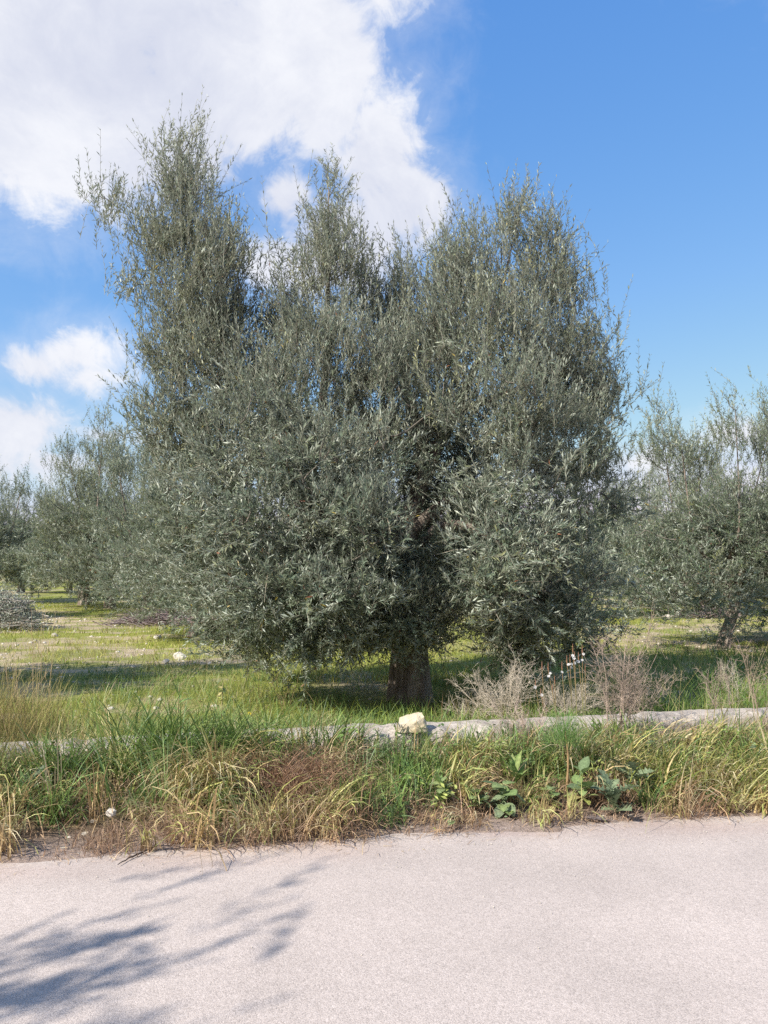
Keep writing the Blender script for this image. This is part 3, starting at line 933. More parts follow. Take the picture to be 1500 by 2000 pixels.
TA = generic_olive(101, 4.9, 2.7, 520, 13, 18, leaf_len=.082, warmth=.22)
TB = generic_olive(202, 4.8, 2.7, 520, 13, 18, leaf_len=.082, plumes=6, trunk_r=.125, lean=.30)
TC = generic_olive(303, 5.2, 2.8, 340, 11, 16, leaf_len=.115, plumes=4, trunk_r=.18)


TD = generic_olive(404, 6.2, 3.3, 420, 11, 16, leaf_len=.11, plumes=4, trunk_r=.2, plume_h=(.62, .70))


def gz(x, y): return float(height(x, y)) - .02


def grove():
    def p(tree, px, py, **k):
        q = on_z(px, py, 0); x, y = q[0], q[1]
        place_olive(tree, (x, y, gz(x, y)), **k)
    p(TB, 375, 1248, rz=.6, s=.8, label='lower olive tree half hidden behind the left side of the big one')
    p(TB, 1412, 1272, rz=.25, s=.97, label='olive tree on the right with a dark leaning trunk in shaded grass')
    p(TA, 212, 1191, rz=1.0, s=1.36, label='tall yellow green olive tree with thick short trunk, left of the big one')
    p(TC, 163, 1186, rz=3.3, s=1.15, label='taller olive tree with thin straight trunk at the back left')
    p(TC, 40, 1160, rz=4.4, s=1.25, label='far olive tree with spreading roots at the left edge')
    p(TC, 1380, 1203, rz=5.1, s=1.0, label='olive tree with low trunk just behind the leaning one on the right')
    p(TC, 1327, 1172, rz=.3, s=1.05, label='small far olive tree seen under the right-hand crowns')
    place_olive(TC, (-18.0, 37.0, gz(-18, 37)), 2.0, 1.2, 'olive tree cut by the left edge above the grey brushwood heap')
    place_olive(TB, (-7.6, 9.0, gz(-7.6, 9)), 1.5, 1.0, 'olive tree beyond the left edge that shades the grass in front', 'olive trees outside the view')
    place_olive(TD, (-6.42, -1.28, .02), 4.0, 1.0, 'olive tree behind the viewer that shades the road', 'olive trees outside the view')
    place_olive(TA, (9.9, 17.5, gz(9.9, 17.5)), 5.0, 1.05, 'olive tree cut by the right edge of the picture')
    r = rnd(9)
    used = [(-4.4, 18.2), (6.7, 15.7), (-10.9, 31), (-12.5, 33.5), (-18, 37), (10.8, 27), (15, 40), (11.2, 17.5), (.3, 9.5)]
    for Y in (25, 33, 42, 54, 70):
        step = 7.5 if Y < 50 else 9
        half = .5 * Y + 3
        for x in np.arange(-half, half + .1, step):
            xx, yy = x + r.uniform(-1, 1), Y + r.uniform(-1.2, 1.2)
            if min(math.hypot(xx - a, yy - b) for a, b in used) < 4.6: continue
            used.append((xx, yy))
            lab = 'far olive tree in the rows on the left of the grove' if xx < -2 else ('far olive tree in the rows on the right of the grove' if xx > 5 else 'far olive tree glimpsed through the gaps below the big central one')
            place_olive(TC, (xx, yy, gz(xx, yy)), r.uniform(0, 6), r.uniform(.85, 1.12), lab, lab.replace('far olive tree', 'far olive trees'))


grove()


# ------------------------------------------------------------------ grass and weeds
def mixcol(r, n, pal, w, jit=.25):
    i = r.choice(len(pal), n, p=np.array(w) / np.sum(w))
    return np.array(pal)[i] * r.uniform(1 - jit, 1 + jit, (n, 1))


RH = math.atan2(-ca_, sa_)                    # heading straight out to the road
GREEN = [(.135, .215, .055), (.175, .27, .07), (.10, .17, .055), (.26, .33, .085)]
STRAW = [(.68, .56, .30), (.60, .46, .23), (.50, .33, .17), (.70, .62, .40)]
BROWN = [(.38, .25, .16), (.50, .35, .24), (.30, .19, .12)]


def pts_on(x, y, dz=-.01):
    return np.stack([x, y, height(x, y) + dz], 1)


def ground_at(px, py, z=.1):
    for _ in range(8):
        q = on_z(px, py, z); z = .5 * z + .5 * float(height(q[0], q[1]))
    return np.array([q[0], q[1], float(height(q[0], q[1]))])


def sward(B, cx, cy, per, R, head, hspread, L, W, lean, droop, base, tip, r, k=5, z=None, seed=0):
    """tussocks: every tussock shares a heading, length and hue, its blades vary round them"""
    nC = len(cx); i = np.repeat(np.arange(nC), per); n = len(i)
    x = cx[i] + r.normal(0, R, n); y = cy[i] + r.normal(0, R * .7, n)
    P = pts_on(x, y) if z is None else np.stack([x, y, np.full(n, z)], 1)
    blades(B, P, head[i] + r.normal(0, hspread, n), L[i] * r.uniform(.45, 1.15, n), W[i] * r.uniform(.5, 1.25, n), np.abs(r.normal(0, lean, n)), droop[i] + r.normal(0, .35, n),
           base[i] * r.uniform(.7, 1.3, (n, 1)), tip[i] * r.uniform(.7, 1.3, (n, 1)), k, seed)


def verge():
    r = rnd(500)
    U = r.uniform
    spots = [(ground_at(px, py), q) for px, py, q in ((985, 1585, .20), (1010, 1540, .14), (1140, 1575, .20), (1200, 1585, .24), (1230, 1555, .16), (865, 1575, .14), (930, 1590, .14), (1075, 1585, .15), (345, 1470, .1), (770, 1475, .10), (1105, 1550, .12), (570, 1570, .26), (510, 1590, .15))]

    def clear(x, y):
        k = np.ones(len(x), bool)
        for c, q in spots: k &= np.hypot(x - c[0], (y - c[1]) * .75) > q * .78
        return k

    def strip(n, d0, d1, x0=-5.2, x1=5.2, p=1.0):
        s = U(x0, x1, n); d = d0 + (d1 - d0) * r.random(n) ** p
        return s, EDGE0 + EDGE_S * s + d / ca_, d
    # 1 dead brown thatch along the foot, deepest left of the rock
    x, y, d = strip(1300, -.08, 1.3, p=1.1)
    keep = (fbm(x * 1.5, y * 2, 510) > .34 + .3 * (x > .2) * (d > .5)) & ~((x > .3) & (d < -.03))
    x, y, d = x[keep], y[keep], d[keep]; n = len(x)
    B = Buf()
    mass = ((x > -1.35) & (x < -.1))
    sward(B, x, y, 22, .06, RH + r.normal(0, .9, n), .9, U(.12, .26, n) * np.where(mass, 1.7, 1.0), U(.0035, .0075, n), .7, U(.6, 2.0, n),
          mixcol(r, n, BROWN, (2, 1.4, 1.5)), mixcol(r, n, BROWN + STRAW[1:3], (1.2, 2, .6, 1, 1)), r, 3, seed=1)
    tag(B.build('dead_thatch', M_straw), 'brown dead matted grass at the foot of the verge', kind='stuff')
    # 2 straw and yellow long blades hanging towards the road
    x, y, d = strip(820, -.04, 1.1)
    m = np.where((x > -2.6) & (x < -.2), .33, .46); m = np.where(x > 1.5, .34, m); m = np.where((x > .6) & (x < 1.4), .54, m)
    keep = (fbm(x * 1.1 + 3, y * 1.4, 520) > m) & clear(x, y)
    x, y, d = x[keep], y[keep], d[keep]; n = len(x)
    B = Buf()
    sward(B, x, y, 17, .045, RH + r.normal(0, .6, n), .4, U(.30, .56, n) * np.where(x > 1.5, .9, 1) * np.where((x > -.2) & (x < 1.4), .7, 1), U(.008, .0145, n), .35, U(.9, 2.3, n),
          mixcol(r, n, STRAW + BROWN[:1], (1, 1.3, 1.2, .8, .8)), mixcol(r, n, STRAW + [(.40, .43, .11), (.28, .36, .08)], (1.3, 1, .9, .9, 2.2, 2)), r, 5, seed=2)
    tag(B.build('straw_grass', M_straw), 'straw yellow grass blades drooping from the verge towards the road', kind='stuff')
    # 3 green tussocks
    x, y, d = strip(1380, .10, 1.9)
    m = .36 + .09 * (x < -.2) * (d < 1.0) + .05 * (x > 1.3) + .10 * sstep(d, .9, 1.9) * (x > .0) + .12 * ((x > -1.2) & (x < -.15) & (d < .75)) + .08 * (d < .25) - .30 * ((x > -.15) & (x < .75) & (d < 1.1))
    keep = (fbm(x * 1.2 - 6, y * 1.5, 530) > m) & (y < wall_y(x) - .24) & clear(x, y)
    x, y, d = x[keep], y[keep], d[keep]; n = len(x)
    B = Buf()
    left = sstep(x, .1, -.5) * sstep(x, -3.2, -2.2)
    blue = r.random(n) < .35
    tip = mixcol(r, n, GREEN + [(.34, .38, .10)], (2, 2.4, 1.2, 2.0, .9)); tip[blue] = np.array([.20, .28, .13]) * U(.8, 1.3, (blue.sum(), 1))
    sward(B, x, y, 18, .05, RH + r.normal(0, 1.5, n), .7, U(.18, .40, n) * (1 + .42 * left) * np.where(x < -2.1, .78, 1) * (1 - .3 * (1 - left) * sstep(d, .9, 1.6)), U(.007, .0165, n), .38, U(.5, 1.9, n),
          mixcol(r, n, GREEN + STRAW[:2], (2, 2, 1.5, 1, .5, .5)), tip, r, 5, seed=3)
    tag(B.build('green_grass', M_grass), 'green arching grass blades covering the verge before the wall', kind='stuff')
    # 3b leafy small weeds between the blades
    x, y, d = strip(420, .12, 1.7)
    keep = (fbm(x * 1.6 + 2, y * 1.6, 535) > np.where(x > -.2, .44, .56)) & (y < wall_y(x) - .25)
    x, y = x[keep], y[keep]; nC = len(x); i = np.repeat(np.arange(nC), 26); n = len(i)
    hh = U(.06, .26, nC)[i]
    P = pts_on(x[i] + r.normal(0, .05, n), y[i] + r.normal(0, .04, n), 0) + np.stack([0 * hh, 0 * hh, hh * r.random(n)], 1)
    a = U(0, 6.28, n); D = unit(np.stack([np.cos(a), np.sin(a), U(-.3, .9, n)], 1)); Nn = unit(r.normal(0, .4, (n, 3)) + [0, -.3, 1])
    Ls = U(.02, .055, nC)[i] * U(.6, 1.2, n)
    hue = mixcol(r, nC, GREEN + [(.15, .20, .10), (.33, .36, .10)], (1, 2, 1, 2, 1.5, .7))[i] * U(.75, 1.25, (n, 1))
    V, tri, cc = leaf_quads(P, D, Nn, Ls, Ls * U(.3, .6, n), hue, .1)
    B = Buf(); B.add(V, tris=tri, col=cc)
    tag(B.build('leafy_weeds', M_broad), 'small leafy green weeds between the grass blades of the verge', kind='stuff')
    # 4 fine pinkish dry stems along the wall foot, mostly on the right
    x, y, d = strip(12000, .8, 1.95)
    n = len(x)
    keep = (r.random(n) < np.where(x > .0, 1, .3)) & (y < wall_y(x) - .2) & (fbm(x * 2, y * 2, 540) > .36)
    x, y, d = x[keep], y[keep], d[keep]; n = len(x)
    B = Buf()
    blades(B, pts_on(x, y), U(0, 6.28, n), U(.10, .28, n) * np.where(x > .9, 1.2, .85), U(.002, .004, n), U(0, .8, n), U(-.3, 1.0, n),
           mixcol(r, n, [(.38, .27, .21), (.28, .19, .15), (.46, .36, .26)], (1, 1, 1)), mixcol(r, n, [(.46, .34, .27), (.56, .46, .33)], (1, 1)), 3, 4)
    tag(B.build('dry_stems', M_straw), 'fine pinkish dry stems along the foot of the wall', kind='stuff')
    # 5 tall fine golden-green grass at the left edge, both sides of the wall
    n = 5200
    x = r.normal(-3.2, .45, n); y = 6.0 + r.normal(0, .55, n)
    keep = (edge_d(x, y) > .6) & (np.abs(y - wall_y(x)) > .22)
    x, y = x[keep], y[keep]; n = len(x)
    B = Buf()
    blades(B, pts_on(x, y), U(0, 6.28, n), U(.35, .85, n) * np.exp(-((x + 3.3) / 1.2) ** 2), U(.002, .0048, n), U(0, .35, n), U(.1, 1.1, n),
           mixcol(r, n, [(.20, .20, .06), (.29, .25, .09), (.36, .26, .12)], (1, 1, 1)), mixcol(r, n, [(.40, .33, .12), (.47, .35, .17), (.27, .27, .08)], (1, 1, .8)), 4, 5)
    tag(B.build('golden_grass', M_straw), 'tall fine golden green grass at the left edge', kind='stuff')
    # 6 straw trailing over the wall top on the left
    x = np.concatenate([U(-4.5, -1.75, 260), U(-1.5, -.45, 150)]); y = wall_y(x) + r.normal(-.04, .1, len(x))
    keep = fbm(x * 2.5, y * 3, 560) > .42
    x, y = x[keep], y[keep]; n = len(x)
    B = Buf()
    sward(B, x, y, 9, .05, RH + r.normal(0, 1.0, n), .8, U(.14, .34, n), U(.003, .006, n), .9, U(.3, 1.4, n), mixcol(r, n, STRAW + GREEN[:2], (1, 1, .6, 1, 1, 1)), mixcol(r, n, STRAW + GREEN[:2], (1, 1, .6, 1, 1, 1)), r, 3, WT - .03, 6)
    tag(B.build('wall_grass', M_straw), 'dry straw trailing over the left part of the wall top', kind='stuff')
    # 7 loose litter on the road margin
    n = 2600
    x, y, d = strip(n, -.40, .15)
    keep = r.random(n) < sstep(d, -.42, .1) * np.where(x > .4, .6, 1)
    x, y, d = x[keep], y[keep], d[keep]; n = len(x)
    B = Buf()
    P = np.stack([x, y, np.maximum(height(x, y), 0) + .004], 1)
    blades(B, P, U(0, 6.28, n), U(.02, .11, n), U(.0015, .004, n), U(1.3, 1.5, n), U(-.1, .3, n),
           mixcol(r, n, BROWN + STRAW[:2], (1, 1, 1, .7, .7)), mixcol(r, n, BROWN + STRAW[:2], (1, 1, 1, .7, .7)), 2, 7)
    tag(B.build('grass_litter', M_straw), 'dry grass litter scattered on the road margin', kind='stuff')


verge()


def field_grass():
    r = rnd(600)
    B = Buf()
    # lush grass just behind the wall and under the big tree
    n = 38000
    x = r.uniform(-8, 8, n); y = wall_y(x) + .2 + 5.2 * r.random(n) ** 1.25
    den = fbm(x * .8, y * .9, 610)
    keep = (den > .36) & (np.hypot(x - .32, y - 9.5) > .3) & (np.abs(x) < .5 * y + .8)
    keep &= r.random(n) > bare(x, y) * .9
    x, y = x[keep], y[keep]; n = len(x)
    L = r.uniform(.08, .28, n) * (.55 + .9 * fbm(x * .5, y * .5, 612)) * np.where(x > 2.6, 1.35, 1)
    tip = mixcol(r, n, GREEN + [(.34, .38, .06)], (1.6, 2.4, .6, 2, 2.0))
    dry = sstep(fbm(x * 1.3 + 9, y * 1.6, 615, 3) + .04 * sstep(x, .5, -2.5), .54, .70) * (r.random(n) < .6)
    tip = tip * (1 - dry[:, None]) + mixcol(r, n, STRAW + BROWN[1:2], (1, 1, 1, 1, 1)) * dry[:, None]
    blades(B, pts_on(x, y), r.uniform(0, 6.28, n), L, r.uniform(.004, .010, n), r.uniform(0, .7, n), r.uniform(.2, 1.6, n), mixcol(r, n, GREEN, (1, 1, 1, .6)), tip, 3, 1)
    # open field: short yellow-green sward, thinner on the bare stony patches
    n = 70000
    y = 11 + 32 * r.random(n) ** 1.35; x = (r.random(n) - .5) * 2 * (.5 * y + 1)
    keep = (r.random(n) > bare(x, y) * .93) & (fbm(x * .9, y * .9, 620) > .30)
    x, y = x[keep], y[keep]; n = len(x)
    g = fbm(x * .35, y * .35, 630)
    tall = np.exp(-(((x - 6.3) / 3.0) ** 2 + ((y - 14.2) / 1.6) ** 2))
    L = r.uniform(.05, .14, n) * (.6 + .8 * g) * (1 + 1.2 * tall)
    yl = sstep(g + r.normal(0, .1, n), .34, .54)[:, None] * (1 - .8 * tall[:, None])
    tip = mixcol(r, n, GREEN[:2], (1, 1)) * (1 - yl) + mixcol(r, n, [(.42, .42, .075), (.50, .44, .14), (.34, .40, .065)], (1.2, 1.0, 1.2)) * yl
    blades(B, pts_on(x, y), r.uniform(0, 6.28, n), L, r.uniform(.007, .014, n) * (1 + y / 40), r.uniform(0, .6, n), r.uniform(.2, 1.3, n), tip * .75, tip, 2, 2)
    tag(B.build('field_grass', M_grass), 'yellow green grass sward of the olive field', kind='stuff')
    # brownish weeds and dry stalks in the field
    n = 9000
    y = 7.2 + 16 * r.random(n) ** 1.3; x = (r.random(n) - .5) * 2 * (.5 * y + 1)
    keep = fbm(x * .9, y * .9, 640) > .54
    x, y = x[keep], y[keep]; n = len(x)
    B = Buf()
    blades(B, pts_on(x, y), r.uniform(0, 6.28, n), r.uniform(.1, .38, n), r.uniform(.002, .006, n), r.uniform(0, .5, n), r.uniform(0, .9, n),
           mixcol(r, n, [(.30, .22, .11), (.20, .16, .08)], (1, 1)), mixcol(r, n, [(.40, .30, .16), (.30, .17, .09)], (1, 1)), 3, 3)
    tag(B.build('field_weeds', M_straw), 'brownish dry weed stalks among the field grass', kind='stuff')
    # small pale stones lying on the bare soil
    n = 2600
    y = 9 + 22 * r.random(n) ** 1.2; x = (r.random(n) - .5) * 2 * (.5 * y + 1)
    keep = r.random(n) < bare(x, y) + .02
    x, y = x[keep], y[keep]; n = len(x)
    ico = rock_mesh('tmp', M_stone, (1, 1, .6), 66, 8, 1, .06)
    v0 = np.array([v.co[:] for v in ico.vertices]); f0 = np.array([p.vertices[:] for p in ico.polygons])
    a = r.uniform(0, 6.28, n); s = r.uniform(.010, .034, n) * r.choice([1, 1, 1, 1.8], n)
    ca, sa = np.cos(a), np.sin(a)
    V = np.stack([(v0[None, :, 0] * ca[:, None] - v0[None, :, 1] * sa[:, None]), (v0[None, :, 0] * sa[:, None] + v0[None, :, 1] * ca[:, None]) * .8, np.repeat(v0[None, :, 2], n, 0)], -1) * s[:, None, None]
    V += pts_on(x, y, 0)[:, None] + np.array([0, 0, .003])
    B = Buf(); B.add(V, tris=(f0[None] + np.arange(n)[:, None, None] * len(v0)))
    tag(B.build('field_stones', M_stone), 'small pale stones strewn over the bare soil of the field', kind='stuff')


field_grass()


# ------------------------------------------------------------------ single plants and objects
def tuft(px, py, n, Lr, Wr, heading, spread, droop, pal0, w0, pal1, w1, label, seed, R=.12, mat=None, name='grass_tuft', group='grass tufts of the verge'):
    r = rnd(seed); b = ground_at(px, py)
    off = r.normal(0, R, (n, 2))
    P = pts_on(b[0] + off[:, 0], b[1] + off[:, 1] * .6)
    B = Buf()
    hd = heading + r.normal(0, spread, n)
    blades(B, P, hd, r.uniform(*Lr, n), r.uniform(*Wr, n), r.uniform(0, .55, n), r.uniform(*droop, n), mixcol(r, n, pal0, w0), mixcol(r, n, pal1, w1), 6, seed)
    o = B.build(name, mat or M_grass, None, False, b); o.location = b
    tag(o, label, 'grass', group)


GS = GREEN + STRAW[:2]
tuft(400, 1560, 300, (.35, .68), (.006, .012), RH, .55, (1.0, 2.3), STRAW + [(.30, .32, .08)], (1, 1, 1, 1, 2), STRAW + [(.36, .40, .10)], (2, 1.5, 1, 1, 2), 'straw coloured grass clump hanging over the road edge, left of centre', 701, .11, M_straw)
tuft(330, 1505, 420, (.38, .76), (.007, .013), RH + .3, 1.2, (.5, 2.0), GREEN, (1, 1, 1, .5), GREEN + [(.3, .34, .1)], (1, 2, 1, 1, 1), 'tall bluish green grass clump above the drooping straw', 702, .2)
tuft(470, 1500, 340, (.35, .70), (.007, .012), RH - .5, 1.2, (.5, 2.0), GREEN, (1, 1, 1, .5), GREEN, (1, 2, 1, 1), 'green grass clump standing before the hidden part of the wall', 703, .2)
tuft(650, 1490, 120, (.3, .55), (.006, .011), RH + 1, .9, (.2, 1.5), GREEN, (1, 1, 2, .5), GREEN, (1, 2, 2, .5), 'dark green upright grass tuft at the end of the brown mass', 704, .08)
tuft(690, 1590, 110, (.3, .55), (.006, .012), RH, .6, (1.0, 2.2), GREEN + STRAW[:1], (1, 1, 1, .5, 1), GREEN, (1, 2, 1, 2), 'long green blades bending to the road left of the rock', 705, .08)
tuft(110, 1530, 160, (.25, .5), (.008, .013), RH, 1.3, (.4, 1.8), GREEN, (1, 1, 1, .5), GREEN, (1, 2, 1, .7), 'broad bladed green tuft low at the left edge', 706, .13)
tuft(570, 1555, 900, (.25, .52), (.003, .0065), RH, .9, (.8, 2.3), [(.36, .21, .13), (.28, .16, .10)], (1, 1), [(.46, .29, .19), (.38, .22, .14), (.54, .38, .22)], (2, 1, 1), 'reddish brown dead grass mass below the green tuft', 707, .2, M_straw)
tuft(1440, 1545, 260, (.28, .5), (.007, .012), RH, .6, (.6, 1.9), STRAW + [(.3, .3, .08)], (1, 1, 1, .5, 2), STRAW[:1] + [(.34, .40, .09), (.42, .42, .12)], (1, 2, 2), 'yellow green grass clump at the right edge over the road', 708, .22)
tuft(1300, 1540, 200, (.22, .42), (.006, .011), RH, .7, (.6, 1.9), STRAW + [(.3, .3, .08)], (1, 1, 1, .5, 2), STRAW[:1] + [(.28, .36, .08), (.42, .42, .12)], (1, 2, 1), 'yellowing grass clump right of the dark thistle', 709, .18)
tuft(1400, 1370, 140, (.3, .6), (.008, .014), 0, 3, (.3, 1.5), GREEN, (1, 1, 1, .5), GREEN, (1, 2, 1, 1), 'bright green grass tuft behind the wall on the right', 710, .2)


# leaf blades for the broad-leaved weeds: shared meshes, unit length along +Y, stalk at the origin
def leaf_mesh(name, outline, col, mat=None, stalk=.25, cup=.12, curl=.22, vein=True):
    B = Buf()
    o = np.array(outline, float)              # (t along, half width)
    t = stalk + (1 - stalk) * o[:, 0]
    zc = -curl * (t ** 2) + .25 * t
    Lf = np.stack([-o[:, 1], t, zc + cup * np.abs(o[:, 1])], 1); Rt = np.stack([o[:, 1], t, zc + cup * np.abs(o[:, 1])], 1)
    Md = np.stack([0 * t, t, zc], 1)
    n = len(t); V = np.concatenate([Lf, Md, Rt])
    q = [[i, n + i, n + i + 1, i + 1] for i in range(n - 1)] + [[n + i, 2 * n + i, 2 * n + i + 1, n + i + 1] for i in range(n - 1)]
    col = np.array(col)
    cc = np.concatenate([np.tile(col, (n, 1)), np.tile(col * 1.35, (n, 1)), np.tile(col, (n, 1))])
    B.add(V, quads=q, col=cc)
    P = np.array([[[0, 0, 0], [0, stalk * .6, .14 * stalk], [0, stalk + .1, zc[0] + .004]]])
    Vs, qs = tubes(P, np.array([[.022, .02, .012]]), 4)
    B.add(Vs, quads=qs, col=col * 1.3)
    me = B.mesh(name, True); me.materials.append(mat or M_broad)
    return me


OV = [(0, .03), (.08, .15), (.22, .25), (.42, .29), (.62, .25), (.8, .16), (.93, .06), (1, .004)]
LANCE = [(0, .02), (.15, .08), (.4, .12), (.7, .09), (.9, .04), (1, .003)]
LOB = [(0, .03), (.10, .05), (.16, .22), (.22, .07), (.32, .08), (.40, .30), (.47, .10), (.56, .10), (.64, .28), (.72, .10), (.80, .18), (.88, .09), (1, .004)]
leaf_ov = [leaf_mesh('leaf', OV, c, curl=k) for c, k in (((.17, .24, .085), .22), ((.22, .28, .11), .45), ((.13, .18, .085), .1), ((.26, .30, .12), .6))]
leaf_grey = [leaf_mesh('leaf', OV, c, curl=.5) for c in ((.19, .24, .13), (.15, .19, .11))]
leaf_lance = [leaf_mesh('leaf', LANCE, c, stalk=.08, curl=k) for c, k in (((.13, .20, .06), .25), ((.18, .26, .075), .55), ((.22, .27, .09), .1))]
leaf_lob = [leaf_mesh('leaf', LOB, c, stalk=.12, cup=.3) for c in ((.14, .18, .10), (.19, .235, .13), (.11, .145, .085))]
leaf_yel = [leaf_mesh('leaf', OV, c, curl=.4) for c in ((.36, .38, .10), (.40, .34, .14))]


def rosette(name, px, py, specs, label, seed, zup=0.0, stem=None):
    """specs: list of (leaf meshes, count, size range, tilt range, height range)"""
    r = rnd(seed); b = ground_at(px, py, .04)
    root = empty(name, b); tag(root, label, 'plant', 'weeds of the verge')
    for meshes, n, sz, tilt, hz in specs:
        for i in range(n):
            o = link(bpy.data.objects.new('leaf', meshes[i % len(meshes)]), root)
            a = i * 2.4 + r.uniform(-.4, .4); s = r.uniform(*sz) * .82
            h = r.uniform(*hz); q = r.uniform(0, .05)
            o.location = (math.sin(-a) * q * -1, math.cos(a) * q, h)
            o.rotation_euler = (r.uniform(*tilt), r.uniform(-.35, .35), a)
            o.scale = (s, s, s)
    if stem:
        B = Buf(); m = 5
        P = np.zeros((1, m, 3)); P[0, :, 2] = np.linspace(-.02, stem, m); P[0, :, 0] = np.linspace(0, .03, m) ** 1.2
        V, q = tubes(P, np.linspace(.009, .004, m)[None], 6); B.add(V, quads=q, col=(.30, .26, .12))
        B.build('stem', M_twig, root, True)
    return root


rosette('dock_plant', 985, 1585, [(leaf_ov, 14, (.15, .22), (-.2, .6), (.02, .16)), (leaf_grey, 8, (.13, .19), (-.5, -.1), (.05, .12))], 'broad leaved dock with rounded drooping leaves at the road edge', 801)
rosette('dock_plant', 1010, 1540, [(leaf_lance, 14, (.18, .27), (.6, 1.3), (.02, .08))], 'upright bright green dock leaves behind the rounded ones', 802)
rosette('mallow_plant', 1138, 1577, [(leaf_ov, 13, (.13, .20), (-.2, .8), (.04, .22)), (leaf_yel, 5, (.12, .17), (-.5, .2), (.03, .14))], 'mallow with pale lit leaves and yellowing ones beside the dark thistle', 803)
rosette('thistle_plant', 1200, 1588, [(leaf_lob, 20, (.16, .27), (.05, .9), (.0, .12))], 'dark grey green thistle rosette with jagged leaves at the road edge', 804)
rosette('thistle_plant', 1235, 1553, [(leaf_lob, 14, (.16, .26), (.2, .9), (.02, .14))], 'smaller jagged thistle close behind the dark one', 805)
rosette('dock_plant', 865, 1572, [(leaf_lance, 12, (.16, .26), (.4, 1.2), (.02, .08)), (leaf_ov, 8, (.09, .14), (.1, .8), (.03, .14))], 'narrow leaved green weed right of the road-side straw', 806)
rosette('dock_plant', 930, 1585, [(leaf_ov, 10, (.11, .17), (-.1, .8), (.03, .14)), (leaf_lance, 6, (.14, .2), (.4, 1.1), (.02, .06))], 'leafy green weed between the narrow leaved one and the drooping dock', 813)
rosette('mallow_plant', 1075, 1580, [(leaf_ov, 10, (.10, .16), (-.1, .8), (.03, .16)), (leaf_yel, 3, (.10, .14), (-.4, .3), (.02, .1))], 'low mallow under the fennel stem', 814)
rosette('dock_plant', 880, 1612, [(leaf_ov, 4, (.08, .12), (-.2, .3), (.01, .05))], 'small flat leaved seedling alone on the dusty margin', 807)
rosette('sow_thistle', 345, 1445, [(leaf_lance, 14, (.12, .2), (.1, 1.1), (.05, .42))], 'leafy dark green weed before the wall on the left', 808, stem=.45)
rosette('sow_thistle', 430, 1450, [(leaf_yel, 10, (.06, .10), (.0, 1.0), (.2, .48)), (leaf_ov, 10, (.07, .11), (.0, 1.0), (.1, .45))], 'yellow green bushy weed on the left, taller than the wall', 809, stem=.48)
rosette('spurge_plant', 773, 1470, [(leaf_lance, 22, (.05, .08), (.4, 1.2), (.06, .24))], 'small spiky green plant standing below the rock', 810, stem=.24)
rosette('spurge_plant', 735, 1470, [(leaf_lance, 16, (.045, .07), (.4, 1.2), (.05, .19))], 'smaller dark spiky plant left of the one below the rock', 811, stem=.19)
rosette('sow_thistle', 55, 1560, [(leaf_lob, 9, (.14, .22), (.2, .9), (.02, .12))], 'bluish toothed weed low at the left edge', 812)


def fennel():
    r = rnd(820); b = ground_at(1105, 1545, .08)
    root = empty('fennel_plant', b); tag(root, 'feathery bright green fennel with brown stem in the verge', 'plant', 'weeds of the verge')
    B = Buf(); P = np.zeros((1, 6, 3)); P[0, :, 2] = np.linspace(-.02, .40, 6); P[0, :, 0] = .02 * np.sin(np.linspace(0, 3, 6))
    V, q = tubes(P, np.linspace(.011, .005, 6)[None], 6); B.add(V, quads=q, col=(.30, .20, .10)); B.build('stem', M_twig, root, True)
    n = 1500
    a = r.uniform(0, 6.28, n); e = r.uniform(-.3, 1.4, n); R = .16 * r.random(n) ** .5
    c = np.stack([np.cos(a) * np.cos(e) * R, np.sin(a) * np.cos(e) * R, .33 + np.sin(e) * R * 1.2], 1)
    B = Buf()
    blades(B, c, a, r.uniform(.03, .08, n), r.uniform(.0018, .003, n), r.uniform(.1, 1.3, n), r.uniform(-.2, .8, n), mixcol(r, n, [(.13, .24, .06)], (1,)), mixcol(r, n, [(.19, .32, .08)], (1,)), 2, 3)
    tag(B.build('fronds', M_grass, root), kind='stuff')


fennel()


